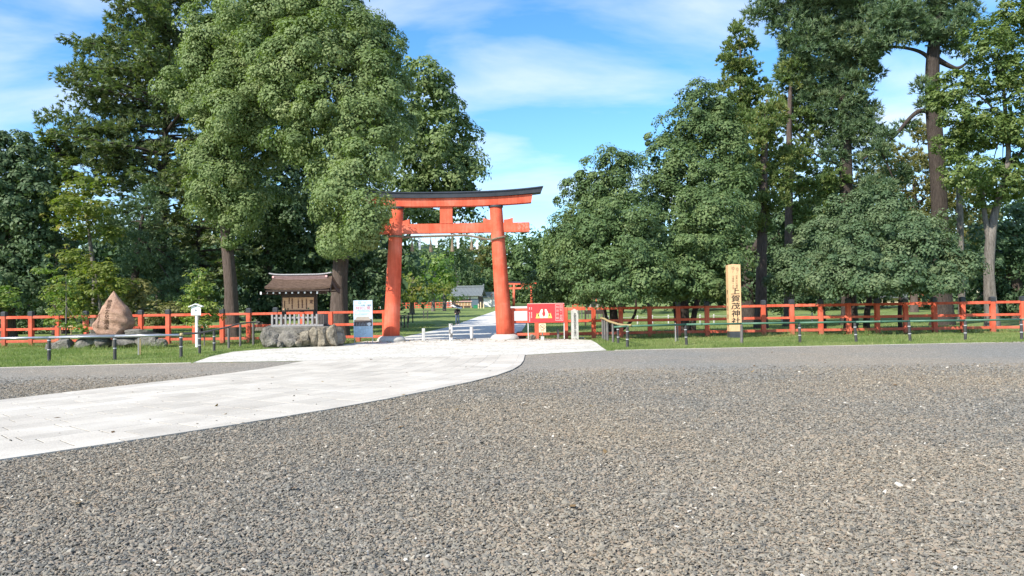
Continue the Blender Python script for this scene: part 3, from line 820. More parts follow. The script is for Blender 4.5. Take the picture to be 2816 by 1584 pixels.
# bamboo hand rail bending back from the corner post to the fence
br = thing('bamboo_rail', 'curved bamboo pole rail on log posts beside the white gravel forecourt', 'rail', (pp[0].x - 0.3, 29.5, 0))
bl = [(1700, 30.4), (1686, 31.6), (1671, 32.6), (1664, 33.4), (1658, 34.0)]
bp = [Vector((at(px, 935, d).x, d, 0)) for px, d in bl]
for i, p in enumerate(bp):
    rail_post(br, p.x, p.y, 0.74 + 0.05 * i, 0.05, 'log_post' if i else 'rail_post', (0.25, 0.55) if i == 0 else ())
MB().tube(smooth_line([Vector((pp[0].x + 0.12, 27.5, 0.80)), Vector((pp[0].x, 28.2, 0.78)), bp[0] + Vector((0, 0, 0.78)), bp[1] + Vector((0, 0, 0.82)), bp[2] + Vector((0, 0, 0.88)), bp[3] + Vector((0, 0, 0.95)), bp[4] + Vector((-0.05, 0.2, 0.97))], 2), 0.045, 10).build('pole', 'bamboo', br, world=True, smooth=True)
# left rail
l0 = at(498, 985, 25.4)
lr = thing('pipe_rail', 'bare steel pipe rail on short banded black posts before the rock monument', 'rail', (l0.x, 25.4, 0))
pl = [(-46, 24.6), (135, 24.7), (316, 25.0), (498, 25.4)]
pq = [Vector((at(px, 990, d).x, d, 0)) for px, d in pl]
for p in pq: rail_post(lr, p.x, p.y, 0.74, 0.052, bands=(0.36, 0.66))
for a, b in zip([pq[0] - Vector((1.6, 0, 0))] + pq[:-1], pq):
    MB().tube([a + Vector((0, 0, 0.765)), b + Vector((0.002, 0, 0.765))], 0.04, 12).build('pipe', 'steel_pipe', lr, world=True, smooth=True)
MB().tube([pq[3] + Vector((-0.03, 0, 0.77)), pq[3] + Vector((0.06, 0.02, 0.77))], 0.06, 12).build('pipe_end', 'bamboo', lr, world=True, smooth=True)
pr2 = thing('bamboo_rail', 'thin dark pole rail on log posts leading back to the notice board', 'rail', (l0.x + 1, 29, 0))
ll = [(549, 27.7), (589, 29.6), (629, 31.3), (661, 32.8), (697, 33.8)]
lp = [Vector((at(px, 965, d).x, d, 0)) for px, d in ll]
hts = [0.72, 0.78, 0.86, 0.98, 1.0]
for i, p in enumerate(lp): rail_post(pr2, p.x, p.y, hts[i], 0.05, 'rail_post' if i < 2 else 'log_post', (0.30, 0.55) if i < 2 else ())
_pp = smooth_line([pq[3] + Vector((0, 0.05, 0.80))] + [p + Vector((0, 0, h + 0.03)) for p, h in zip(lp, hts)] + [lp[-1] + Vector((0.25, 0.1, 1.02))], 2)
MB().tube(_pp, 0.034, 8).build('pole', 'log_post', pr2, world=True, smooth=True)

# ------------------------------------------------------------------ rocks
def rock(name, w, h, dpt, seed, mat, parent=None, loc=(0, 0, 0), sub=3, rough=0.16, world=False, squash=0.55, rz=0.0):
    bm = bmesh.new(); bmesh.ops.create_icosphere(bm, subdivisions=sub, radius=1.0)
    r = random.Random(seed)
    dirs = [Vector((r.gauss(0, 1), r.gauss(0, 1), r.gauss(0, 1))).normalized() for _ in range(18)]
    cut = [r.uniform(0.52, 0.88) for _ in dirs]
    ph = [r.uniform(0, 6.28) for _ in range(6)]
    for v in bm.verts:
        p = v.co.copy()
        for d, c in zip(dirs, cut):
            k = p.dot(d)
            if k > c: p -= d * (k - c) * 0.94
        n = math.sin(p.x * 5 + ph[0]) * math.sin(p.y * 6 + ph[1]) * math.sin(p.z * 5.5 + ph[2]) + 0.5 * math.sin(p.x * 13 + ph[3]) * math.sin(p.z * 12 + ph[4] + p.y * 9)
        p *= 1 + rough * n * 0.6
        # box up a little
        p = Vector([math.copysign(abs(q) ** 0.9, q) for q in p])
        v.co = Vector((p.x * w * 0.6, p.y * dpt * 0.6, p.z * h * 0.6))
    me = bpy.data.meshes.new(name); bm.to_mesh(me); bm.free()
    me.materials.append(MATS[mat]); ob = bpy.data.objects.new(name, me); col.objects.link(ob)
    o = ORIGIN.get(parent, Vector((0, 0, 0))) if (parent and world) else Vector((0, 0, 0))
    ob.parent = parent; ob.location = Vector(loc) - o; ob.rotation_euler = (0, 0, rz)
    return ob

# ------------------------------------------------------------------ rock monument
MD = 33.4
mc = at(315, 950, MD)
mplat = thing('stone_platform', 'low platform of grey boulders with flat slab on top under the rock monument', 'platform', (mc.x, MD, 0))
sl = MB()
ol = [(-2.35, 0.1), (-2.1, -0.55), (-0.9, -0.75), (0.5, -0.72), (1.55, -0.6), (2.2, -0.15), (1.9, 0.7), (0.4, 1.0), (-1.5, 0.9)]
sl.add([(x, y, 0.48) for x, y in ol] + [(x * 0.97, y * 0.97, 0.60 + 0.03 * math.sin(x * 3)) for x, y in ol], [tuple(range(9, 18)), tuple(range(8, -1, -1))] + [(i, (i + 1) % 9, (i + 1) % 9 + 9, i + 9) for i in range(9)])
sl.build('slab', 'slab_stone', mplat)
for i, (x, w, h) in enumerate([(-1.95, 0.9, 0.55), (-1.1, 0.85, 0.6), (-0.35, 0.8, 0.55), (0.55, 1.15, 0.62), (1.55, 1.2, 0.72), (2.15, 0.6, 0.4), (-2.5, 0.5, 0.35)]):
    rock('boulder', w, h, 0.75, 40 + i, 'boulder', mplat, (x, -0.40 + 0.05 * (i % 3), h * 0.42), 3, 0.14)
rock('boulder', 1.5, 0.30, 0.8, 77, 'boulder', mplat, (1.15, -0.25, 0.66), 3, 0.10)
mon = thing('rock_monument', 'tall pointed reddish brown rock with carved lettering on a stone platform', 'monument', (mc.x, MD - 0.05, 0.60))
def monument():
    s = 1 / (8.05 * FPX / MD)
    R_ = [(575, 135), (620, 190), (700, 310), (790, 425), (870, 510), (925, 600), (960, 700), (1010, 800), (1000, 880), (940, 970), (880, 1040), (830, 1095)]
    L_ = [(575, 135), (530, 195), (440, 340), (370, 460), (300, 600), (262, 700), (225, 770), (150, 860), (140, 890), (170, 950), (215, 1040), (250, 1095)]
    def prof(P, y):
        for a, b in zip(P, P[1:]):
            if a[1] <= y <= b[1]: return a[0] + (b[0] - a[0]) * (y - a[1]) / (b[1] - a[1])
        return P[-1][0]
    mb = MB(); n = 40; rows = 34; vs = []
    ph = [random.uniform(0, 6) for _ in range(6)]
    for j in range(rows + 1):
        y = 138 + (1095 - 138) * (j / rows)
        xr, xl = prof(R_, y), prof(L_, y); c = (xr + xl) / 2; hw = (xr - xl) / 2 * s
        z = (1095 - y) * s
        dp = min(hw * 0.85, 0.52) * (0.75 + 0.25 * j / rows) + 0.02
        for k in range(n):
            a = 2 * math.pi * k / n
            e = 0.72
            cx = math.copysign(abs(math.cos(a)) ** e, math.cos(a)); sy = math.copysign(abs(math.sin(a)) ** e, math.sin(a))
            nn = 0.03 * math.sin(z * 7 + a * 3 + ph[0]) * math.sin(a * 5 + ph[1]) + 0.018 * math.sin(z * 19 + ph[2] + 4 * a) + 0.012 * random.uniform(-1, 1)
            vs.append(((c - 577) * s + hw * cx * (1 + nn * 0.4), dp * sy * (1 + nn * 2.2), z + 0.01 * random.uniform(-1, 1)))
    fs = [(j * n + k, j * n + (k + 1) % n, (j + 1) * n + (k + 1) % n, (j + 1) * n + k) for j in range(rows) for k in range(n)]
    fs += [tuple(range(n)), tuple(rows * n + k for k in range(n))[::-1]]
    b = mb.add(vs, fs).build('rock', 'red_rock', mon, smooth=True)
    # carved characters follow the front face
    from mathutils.bvhtree import BVHTree
    bvh = BVHTree.FromPolygons(vs, fs)
    def carve(text, x, z, size, step):
        m2 = MB(); write(m2, text, x, z, 0, size, True, step)
        out = []
        for v in m2.v:
            h = bvh.ray_cast(Vector((v[0], -3, v[2])), Vector((0, 1, 0)))
            out.append((v[0], (h[0].y if h[0] else -0.5) - 0.012, v[2]))
        m2.v = out
        m2.build('carved_lettering', 'carved', mon)
    carve('世界文化遺産', -0.06, 1.43, 0.22, 0.215); carve('世界文化遺産', -0.045, 1.42, 0.22, 0.215)
    carve('賀茂別雷神社', -0.42, 0.86, 0.115, 0.105)
monument()

# white roofed sign board, lettered
def peaked_sign():
    d = 33.0; b = at(541, 946, d); sc = d / FPX
    t = thing('sign_post', 'small white roofed sign with two characters on a tall white post', 'sign', (b.x, d, 0))
    MB().bbox(-0.05, 0.05, -0.04, 0.04, -0.1, 1.42, 0.006).build('post', 'white_paint', t)
    z0 = at(536, 867, d).z; z1 = at(538, 843, d).z; zp = at(538, 836, d).z
    MB().prism([(-0.21, z0), (0.21, z0), (0.205, z1 + 0.02), (0, zp - 0.06), (-0.205, z1 + 0.02)], -0.075, -0.043).build('board', 'white_paint', t)
    for s in (-1, 1):
        MB().prism([(0, zp - 0.02), (0, zp + 0.02), (s * 0.30, z1 + 0.01), (s * 0.30, z1 - 0.03)], -0.15, 0.05).build('roof_slat', 'white_paint', t)
    write(MB(), '下乗', 0.0, z1 - 0.02, -0.079, 0.115, True, 0.15).build('lettering', 'poster_ink', t)
peaked_sign()

# ------------------------------------------------------------------ roofed notice board
def notice_board():
    d = 32.4; s = d / FPX
    x0, x1 = at(716, 955, d).x, at(930, 950, d).x; cx = at(818, 900, d).x
    base = thing('stone_plinth', 'rough plinth of brown and grey boulders carrying the roofed notice board', 'plinth', ((x0 + x1) / 2 + 0.16, d, 0))
    L = (x1 - x0) / 2 * 0.96
    spec = [(-L + 0.32, 0.70, 0.92, 'boulder', -0.35), (-L + 0.55, 0.45, 0.5, 'boulder', -0.62), (-0.55, 0.95, 0.74, 'boulder', -0.45), (-0.30, 0.55, 0.40, 'boulder', -0.62), (0.02, 0.55, 0.40, 'boulder_pale', -0.58), (0.12, 0.75, 0.35, 'boulder', -0.30), (0.22, 0.45, 0.72, 'boulder_pale', -0.55), (0.58, 0.50, 0.85, 'boulder_pale', -0.48), (0.95, 0.55, 0.85, 'boulder_pale', -0.5), (1.32, 0.55, 0.88, 'boulder_pale', -0.42), (L - 0.15, 0.50, 0.75, 'boulder', -0.25), (-L + 0.35, 0.8, 0.85, 'boulder', 0.3), (0.0, 1.2, 0.8, 'boulder', 0.35), (1.2, 1.0, 0.85, 'boulder', 0.3), (-L + 0.9, 0.35, 0.3, 'boulder', -0.7)]
    for i, (x, w, h, m, y) in enumerate(spec):
        rock('boulder', w * 1.12, h * 1.05, 0.75, 100 + i, m, base, (x, y, h * 0.43 if i not in (5,) else 0.66), 3, 0.17, rz=random.uniform(-0.3, 0.3))
    MB().bbox(-L + 0.45, L - 0.35, -0.55, 0.55, 0.3, 0.84, 0.03).build('core', 'boulder', base)
    nb = thing('notice_board', 'roofed wooden notice board with bark roof, slatted grey fence and inked tan panel', 'notice board', (cx, d, 0.84))
    W = lambda px, py: (at(px, py, d).x - cx, at(px, py, d).z - 0.84)
    # sill and slatted enclosure
    xl = W(755, 905)[0]; xr = W(882, 905)[0]; xr2 = W(896, 905)[0]
    MB().bbox(xl - 0.02, xr2 + 0.02, -0.50, -0.38, 0.005, 0.085, 0.01).build('sill', 'grey_wood', nb)
    MB().bbox(xl - 0.02, xr2 + 0.02, 0.38, 0.50, 0.005, 0.085, 0.01).build('sill', 'grey_wood', nb)
    zt = W(820, 864)[1]
    n = 11
    slat = None
    for i in range(n):
        x = xl + 0.045 + (xr - xl - 0.09) * i / (n - 1)
        if slat is None: slat = MB().bbox(-0.04, 0.04, -0.475, -0.44, 0.087, zt, 0.006).build('slat', 'grey_wood', nb); slat.location = (x, 0, 0)
        else: copy_to(slat, nb, (x, 0, 0))
    for zc in (W(820, 893)[1], W(820, 872)[1] - 0.02):
        MB().bbox(xl + 0.01, xr - 0.01, -0.438, -0.40, zc - 0.04, zc + 0.035, 0.005).build('slat_rail', 'grey_wood', nb)
    for i in range(4):
        MB().bbox(xr + 0.005 + i * (xr2 - xr) / 4, xr + (i + 1) * (xr2 - xr) / 4 - 0.004, -0.44 + 0.03 * i, 0.44, 0.087, zt - 0.01 * i, 0.004).build('side_plank', 'grey_wood_shaded', nb)
    MB().bbox(xl + 0.005, xl + 0.04, -0.43, 0.44, 0.087, zt, 0.004).build('side_plank', 'grey_wood_shaded', nb)
    # posts, panel
    pxl, pxr = W(781, 850)[0], W(867, 850)[0]
    ztop = W(824, 800)[1]
    for x in (pxl, pxr): MB().bbox(x - 0.075, x + 0.075, -0.08, 0.08, 0.0, ztop + 0.02, 0.01).build('post', 'dark_wood', nb)
    za, zb = W(824, 852)[1], W(824, 818)[1]
    xa, xb = W(780, 835)[0], W(865, 835)[0]
    pn = MB().bbox(xa, xb, -0.145, -0.09, za, zb, 0.004).build('panel', 'notice_wood', nb)
    MB().bbox(xa - 0.05, xb + 0.05, -0.15, -0.082, zb + 0.003, ztop, 0.006).build('lintel', 'dark_wood', nb)
    MB().bbox(xa - 0.03, xb + 0.03, -0.155, -0.085, za - 0.07, za - 0.003, 0.006).build('lower_frame', 'dark_wood', nb)
    t = MB(); y = -0.148; w = xb - xa; h = zb - za
    for fx, txt, sz, st, fz in ((0.93, '定', 0.13, 0.14, 0.36), (0.77, '一車馬を乗入る事', 0.052, 0.057, 0.12), (0.635, '一魚鳥を捕る事', 0.052, 0.06, 0.12), (0.51, '一竹木を伐る事', 0.052, 0.06, 0.12), (0.31, '右條々固く禁止す', 0.052, 0.057, 0.12), (0.215, '昭和年月', 0.048, 0.065, 0.1), (0.065, '賀茂別雷神社', 0.042, 0.05, 0.30)):
        write_bold(t, txt, xa + fx * w, zb - fz * h, y, sz * 1.25, st, 0.012)
    t.build('lettering', 'brown_ink', pn)
    for fx, fz, m in ((0.09, 0.93, 'green_mark'), (0.17, 0.92, 'brown_ink'), (0.83, 0.90, 'green_mark')):
        c = MB().lathe([(0.035, -0.003), (0.035, 0.003)], n=12).build('crest', m, pn)
        c.rotation_euler = (math.pi / 2, 0, 0); c.location = (xa + fx * w, y, zb - fz * h)
    # roof: curved bark slopes
    ze = W(824, 799)[1]; zr = W(824, 773)[1]
    hwe = (W(917, 795)[0] - W(722, 800)[0]) / 2 * 0.93; hwr = hwe * 0.90; ce = (W(917, 795)[0] + W(722, 800)[0]) / 2
    ce += 0.24; hwe *= 0.97; hwr *= 0.97
    def roof_prof(t):       # t 0 eave .. 1 ridge -> (y, z)
        return 0.95 * (1 - t), ze + 0.02 + (zr + 0.05 - ze) * (0.45 * t + 0.55 * t * t)
    mb = MB(); m = 9; q = 17
    for layer, off in ((0, 0.0), (1, 0.11)):
        for i in range(2 * m + 1):
            t = 1 - abs(i - m) / m; yy, zz = roof_prof(t); yy = -yy if i < m else yy
            for k in range(q):
                u = -1 + 2 * k / (q - 1); hw = hwe + (hwr - hwe) * t
                mb.v.append((ce + u * hw, yy * (0.985 if layer == 0 else 1), zz + off * (0.6 + 0.4 * t) + 0.07 * abs(u) ** 3 - (0.02 if layer == 0 else 0)))
    rr_ = 2 * m + 1
    for layer in (0, 1):
        o = layer * rr_ * q
        for i in range(rr_ - 1):
            for k in range(q - 1): mb.f.append((o + i * q + k, o + i * q + k + 1, o + (i + 1) * q + k + 1, o + (i + 1) * q + k))
    o = rr_ * q
    for i in range(rr_ - 1):
        for k in (0, q - 1): mb.f.append((i * q + k, (i + 1) * q + k, o + (i + 1) * q + k, o + i * q + k))
    for k in range(q - 1):
        for i in (0, rr_ - 1): mb.f.append((i * q + k, i * q + k + 1, o + i * q + k + 1, o + i * q + k))
    mb.build('roof', 'bark_thatch', nb)
    # eave boards and rafters
    for sgn in (-1, 1):
        MB().bbox(ce - hwe * 0.97, ce + hwe * 0.97, min(sgn * 0.80, sgn * 0.92), max(sgn * 0.80, sgn * 0.92), ze - 0.055, ze - 0.004, 0.006).build('eave_board', 'dark_wood', nb)
    zraf = W(824, 806)[1]
    for i in range(10):
        x = W(735 + i * (886 - 735) / 9.0, 808)[0]
        rf = MB().bbox(-0.03, 0.03, -0.82, 0.82, -0.04, 0.035, 0.004).build('rafter', 'dark_wood', nb); rf.location = (x, 0, zraf)
        big = 1.6 if i in (0, 9) else 1.0
        MB().bbox(-0.033, 0.033, -0.832, -0.821, -0.035 * big, 0.035 * big, 0.003).build('rafter_end', 'white_paint', rf)
    MB().bbox(ce - 1.2, ce + 1.2, -0.60, 0.60, zraf + 0.037, ze - 0.057, 0.004).build('soffit', 'dark_wood', nb)
    MB().bbox(pxl - 0.45, pxr + 0.45, -0.07, 0.07, ztop + 0.022, zraf - 0.045, 0.006).build('tie_beam', 'dark_wood', nb)
    # ridge box
    xr0, xr1 = W(745, 770)[0] + 0.1, W(900, 765)[0] + 0.05
    MB().bbox(xr0, xr1, -0.17, 0.17, zr - 0.03, zr + 0.14, 0.01).build('ridge_box', 'ridge_wood', nb)
    MB().bbox(xr0 + 0.02, xr1 - 0.02, -0.14, 0.14, zr + 0.142, zr + 0.25, 0.01).build('ridge_box', 'ridge_wood', nb)
    a, b = xr0 - 0.14, xr1 + 0.14
    mb = MB(); n = 20; zz = zr + 0.252
    for i in range(n + 1):
        t = -1 + 2 * i / n; x = (a + b) / 2 + t * (b - a) / 2; u = 0.07 * abs(t) ** 5
        mb.v += [(x, -0.17, zz + u), (x, 0.17, zz + u), (x, -0.12, zz + 0.05 + u), (x, 0.12, zz + 0.05 + u)]
    for i in range(n):
        p = 4 * i; q2 = p + 4
        mb.f += [(p, q2, q2 + 2, p + 2), (p + 1, p + 3, q2 + 3, q2 + 1), (p + 2, q2 + 2, q2 + 3, p + 3), (p, p + 1, q2 + 1, q2)]
    mb.f += [(0, 2, 3, 1), (4 * n, 4 * n + 1, 4 * n + 3, 4 * n + 2)]
    mb.build('ridge_cap', 'grey_wood', nb)
    for x in (xr0 + 0.05, xr1 - 0.05):
        for z in (zr + 0.01, zr + 0.15):
            MB().bbox(x - 0.045, x + 0.045, -0.185, -0.171, z, z + 0.07, 0.003).build('ridge_plate', 'board_pink', nb)
    for sgn in (-1, 1):       # curved barge boards on the gables
        mb = MB(); xg = ce + sgn * hwe * 0.93
        for i in range(2 * m + 1):
            t = 1 - abs(i - m) / m; yy, zz2 = roof_prof(t); yy = -yy if i < m else yy
            x = ce + sgn * (hwe + (hwr - hwe) * t) * 0.985
            mb.v += [(x, yy * 0.95, zz2 - 0.16), (x, yy * 0.95, zz2 - 0.02 + 0.05), (x - sgn * 0.04, yy * 0.95, zz2 - 0.16), (x - sgn * 0.04, yy * 0.95, zz2 - 0.02 + 0.05)]
        for i in range(2 * m):
            p = 4 * i; q2 = p + 4
            mb.f += [(p, q2, q2 + 1, p + 1), (p + 2, p + 3, q2 + 3, q2 + 2), (p, p + 2, q2 + 2, q2), (p + 1, q2 + 1, q2 + 3, p + 3)]
        mb.build('barge_board', 'dark_wood', nb)
notice_board()

# ------------------------------------------------------------------ poster stand by the left pillar
def poster():
    d = 34.6; b = at(999, 934, d); cx = b.x
    W = lambda px, py: (at(px, py, d).x - cx, at(px, py, d).z)
    t = thing('poster_stand', 'pale blue upright poster board with a building photograph beside the left gate pillar', 'poster', (cx, d, 0))
    x0, z0 = W(973, 928); x1, z1 = W(1024, 825.5); x0 = W(972.5, 880)[0]
    pn = MB().bbox(x0, x1, -0.02, 0.02, z0, z1, 0.003).build('panel', 'poster_blue', t)
    for x in (x0 + 0.03, x1 - 0.01): MB().bbox(x - 0.014, x + 0.014, 0.022, 0.05, -0.05, z1 - 0.1, 0.002).build('leg', 'steel_pipe', t)
    w = x1 - x0; h = z1 - z0; X = lambda f: x0 + f * w; Z = lambda f: z1 - f * h; y = -0.0235
    ink = MB(); write(ink, '本殿・権殿', X(0.67), Z(0.137), y, 0.095)
    for i, (a, b_, f) in enumerate(((0.12, 0.40, 0.14), (0.18, 0.85, 0.275), (0.10, 0.24, 0.31), (0.30, 0.90, 0.307), (0.10, 0.22, 0.37), (0.28, 0.80, 0.365), (0.10, 0.72, 0.392))):
        k = int((b_ - a) * 16)
        for j in range(k):
            xa = X(a + (b_ - a) * j / k); ink.add([(xa, y, Z(f + 0.006)), (xa + w * 0.045, y, Z(f + 0.006)), (xa + w * 0.045, y, Z(f - 0.004)), (xa, y, Z(f - 0.004))], [(0, 1, 2, 3)])
    ink.build('lettering', 'poster_ink', pn)
    write(MB(), '特別公開', X(0.50), Z(0.21), y, 0.165).build('headline', 'poster_red', pn)
    g = MB(); write(g, '京都', X(0.60), Z(0.066), y, 0.05)
    e = 0.045; c = (X(0.34), Z(0.066))
    for (dx, dz, ww, hh) in ((0, e, e, 0.008), (0, -e, e, 0.008), (-e, 0, 0.008, e), (e, 0, 0.008, e)):
        g.add([(c[0] + dx - ww, y, c[1] + dz - hh), (c[0] + dx + ww, y, c[1] + dz - hh), (c[0] + dx + ww, y, c[1] + dz + hh), (c[0] + dx - ww, y, c[1] + dz + hh)], [(0, 1, 2, 3)])
    g.build('logo', 'green_mark', pn)
    # printed photograph: a long hall with a thatched roof
    P = lambda *pts: [(X(a), y, Z(b_)) for a, b_ in pts]
    MB().add(P((0.03, 0.70), (0.97, 0.70), (0.97, 0.50), (0.03, 0.52)), [(0, 1, 2, 3)]).build('printed_photo', 'poster_dark', pn)
    y2 = y; y = y - 0.0015
    P = lambda *pts: [(X(a), y, Z(b_)) for a, b_ in pts]
    MB().add(P((0.08, 0.535), (0.92, 0.545), (0.80, 0.445), (0.16, 0.445)), [(0, 1, 2, 3)]).build('printed_roof', 'poster_roof', pn)
    gm = MB()
    for i in range(7): gm.add(P((0.14 + i * 0.085, 0.69), (0.17 + i * 0.085, 0.69), (0.17 + i * 0.085, 0.60 + 0.03 * (i % 2)), (0.14 + i * 0.085, 0.60 + 0.03 * (i % 2))), [(0, 1, 2, 3)])
    gm.build('printed_columns', 'poster_grey', pn)
    MB().add(P((0.70, 0.64), (0.76, 0.605), (0.88, 0.60), (0.94, 0.645), (0.86, 0.695), (0.76, 0.69)), [(0, 1, 2, 3, 4, 5)]).build('printed_badge', 'white_paper', pn)
    sm = MB()
    for i, f in enumerate((0.735, 0.765, 0.795, 0.83, 0.86, 0.90, 0.93, 0.965)):
        for j in range(13):
            if random.random() < 0.8 and j < (13, 13, 9, 11, 8, 9, 8, 5)[i]: sm.add([(X(0.08 + j * 0.065), y2, Z(f + 0.004)), (X(0.13 + j * 0.065), y2, Z(f + 0.004)), (X(0.13 + j * 0.065), y2, Z(f - 0.004)), (X(0.08 + j * 0.065), y2, Z(f - 0.004))], [(0, 1, 2, 3)])
    sm.build('small_print', 'poster_grey', pn)
poster()

# ------------------------------------------------------------------ red event board, no-smoking sign, stone marker right of the gate
def red_board():
    d = 34.9; b = at(1501, 934, d); cx = b.x
    W = lambda px, py: (at(px, py, d).x - cx, at(px, py, d).z)
    t = thing('event_board', 'wide red event board with a yellow and white emblem on thin white legs', 'sign board', (cx, d, 0))
    x0, x1 = W(1450, 862)[0], W(1552, 860)[0]; z0, z1 = W(1501, 886.5)[1], W(1501, 835.5)[1]
    pn = MB().bbox(x0, x1, -0.025, 0.025, z0, z1, 0.004).build('panel', 'board_red', t)
    MB().bbox(x0, x1, -0.028, 0.028, z1 + 0.001, z1 + 0.025, 0.003).build('top_trim', 'board_pink', t)
    for x in (x0 + 0.03, x1 - 0.02): MB().bbox(x - 0.022, x + 0.022, 0.03, 0.07, -0.05, z1 - 0.05, 0.003).build('leg', 'bollard_white', t)
    MB().bbox(x0 + 0.0, x0 + 0.03, 0.026, 0.05, z0, z1, 0.002).build('brace', 'bollard_white', t)
    w = x1 - x0; h = z1 - z0; X = lambda f: x0 + f * w; Z = lambda f: z1 - f * h; y = -0.029
    L = MB(); write(L, '国宝・本殿', X(0.905), Z(0.17), y, 0.135, True, 0.135); write(L, '特別拝観', X(0.815), Z(0.19), y, 0.135, True, 0.165)
    for a, b_, c, e in ((0.755, 0.965, 0.045, 0.065), (0.755, 0.965, 0.90, 0.92), (0.755, 0.764, 0.045, 0.92), (0.956, 0.965, 0.045, 0.92)):
        yy = y - 0.0005 if a == 0.755 and b_ == 0.965 else y
        L.add([(X(a), yy, Z(c)), (X(b_), yy, Z(c)), (X(b_), yy, Z(e)), (X(a), yy, Z(e))], [(0, 1, 2, 3)])
    L.build('lettering', 'board_pink', pn)
    sm = MB()
    for xx, r0, r1 in ((0.06, 0.18, 0.90), (0.115, 0.18, 0.74)):
        f = r0
        while f < r1:
            if not (0.25 < f < 0.40): sm.add([(X(xx - 0.012), y, Z(f)), (X(xx + 0.012), y, Z(f)), (X(xx + 0.012), y, Z(f + 0.045)), (X(xx - 0.012), y, Z(f + 0.045))], [(0, 1, 2, 3)])
            f += 0.065
    sm.build('small_print', 'board_pink', pn)
    def shape(nm, pts, mat, yy): MB().add([(X(a), yy, Z(b_)) for a, b_ in pts], [tuple(range(len(pts)))]).build(nm, mat, pn)
    # two mirrored yellow wings with white plumes
    for sg in (-1, 1):
        q = lambda p: (0.445 + sg * p[0], p[1])
        shape('emblem_wing', [q(p) for p in ((0.004, 0.77), (0.222, 0.77), (0.205, 0.68), (0.185, 0.48), (0.165, 0.58), (0.14, 0.50), (0.10, 0.60), (0.03, 0.66), (0.004, 0.72))], 'board_yellow', y - 0.0005)
        shape('emblem_plume', [q(p) for p in ((0.006, 0.765), (0.10, 0.765), (0.125, 0.56), (0.105, 0.42), (0.07, 0.29), (0.03, 0.28), (0.025, 0.40), (0.045, 0.52), (0.035, 0.62), (0.008, 0.68))], 'board_cream', y - 0.001)
        shape('emblem_mark', [q(p) for p in ((0.13, 0.56), (0.16, 0.56), (0.16, 0.68), (0.13, 0.68))], 'carved', y - 0.0015)
    # no smoking sign
    d2 = 34.5; c = at(1492, 934, d2)
    t2 = thing('no_smoking_sign', 'small cream no-smoking sign on a short post below the red board', 'sign', (c.x, d2, 0))
    za, zb = at(1492, 914, d2).z, at(1492, 889.5, d2).z; hw = 0.158
    p2 = MB().bbox(-hw, hw, -0.05, -0.025, za, zb, 0.004).build('plate', 'sign_cream', t2)
    MB().bbox(-0.025, 0.025, -0.024, 0.02, 0.18, zb - 0.05, 0.003).build('post', 'log_post', t2)
    MB().bbox(-0.075, 0.075, -0.08, 0.06, -0.05, 0.18, 0.012).build('foot', 'pale_stone', t2)
    ring = MB(); zc = zb - 0.165; r1, r2 = 0.125, 0.108; n = 32
    for k in range(n):
        a = 2 * math.pi * k / n; ring.v += [(r1 * math.cos(a), -0.0525, zc + r1 * math.sin(a)), (r2 * math.cos(a), -0.0525, zc + r2 * math.sin(a))]
    for k in range(n): ring.f.append((2 * k, 2 * k + 1, (2 * k + 3) % (2 * n), (2 * k + 2) % (2 * n)))
    o = len(ring.v)
    ring.add([(-0.085, -0.053, zc + 0.075), (-0.070, -0.053, zc + 0.087), (0.085, -0.053, zc - 0.075), (0.070, -0.053, zc - 0.087)], [(0, 1, 2, 3)])
    ring.add([(-0.08, -0.0535, zc - 0.012), (0.05, -0.0535, zc - 0.012), (0.05, -0.0535, zc + 0.012), (-0.08, -0.0535, zc + 0.012)], [(0, 1, 2, 3)])
    ring.add([(0.02, -0.0535, zc + 0.02), (0.035, -0.0535, zc + 0.02), (0.065, -0.0535, zc + 0.06), (0.05, -0.0535, zc + 0.065)], [(0, 1, 2, 3)])
    ring.build('pictogram', 'carved', p2)
    write(MB(), '禁煙', 0, za + 0.07, -0.0525, 0.075).build('lettering', 'emblem_brown', p2)
    # stone marker
    d3 = 35.2; c3 = at(1581, 932, d3)
    t3 = thing('stone_marker', 'slender pale stone pillar with carved vertical characters before the red fence', 'stone marker', (c3.x, d3, 0))
    hz = at(1580, 849, d3).z; hw = 0.165
    mb = MB()
    v = [(-hw, -hw, -0.1), (hw, -hw, -0.1), (hw, hw, -0.1), (-hw, hw, -0.1)]
    hw2 = hw * 0.95
    v += [(-hw2, -hw2, hz - 0.09), (hw2, -hw2, hz - 0.09), (hw2, hw2, hz - 0.09), (-hw2, hw2, hz - 0.09), (0, 0, hz)]
    mb.add(v, [(0, 1, 5, 4), (1, 2, 6, 5), (2, 3, 7, 6), (3, 0, 4, 7), (4, 5, 8), (5, 6, 8), (6, 7, 8), (7, 4, 8)])
    mb.build('pillar', 'pale_stone', t3)
    write(MB(), '史蹟賀茂別雷神社境内', 0, hz - 0.24, -hw - 0.004, 0.12, True, 0.108).build('lettering', 'ink', t3)
red_board()
for px, py, d, w, h, m, lab in ((1462, 931, 35.3, 0.40, 0.30, 'boulder_pale', 'tan boulder lying under the left end of the red board'),
                                (1432, 928, 37.0, 0.55, 0.40, 'boulder', 'dark boulder behind the right gate pillar'),
                                (1600, 931, 35.6, 0.30, 0.12, 'pale_stone', 'flat pale stone lying beside the stone marker')):
    c = at(px, py, d); o = rock('rock', w, h, w * 0.8, int(px), m, None, (c.x, d, h * 0.3), 3, 0.14); tag(o, lab, 'rock')
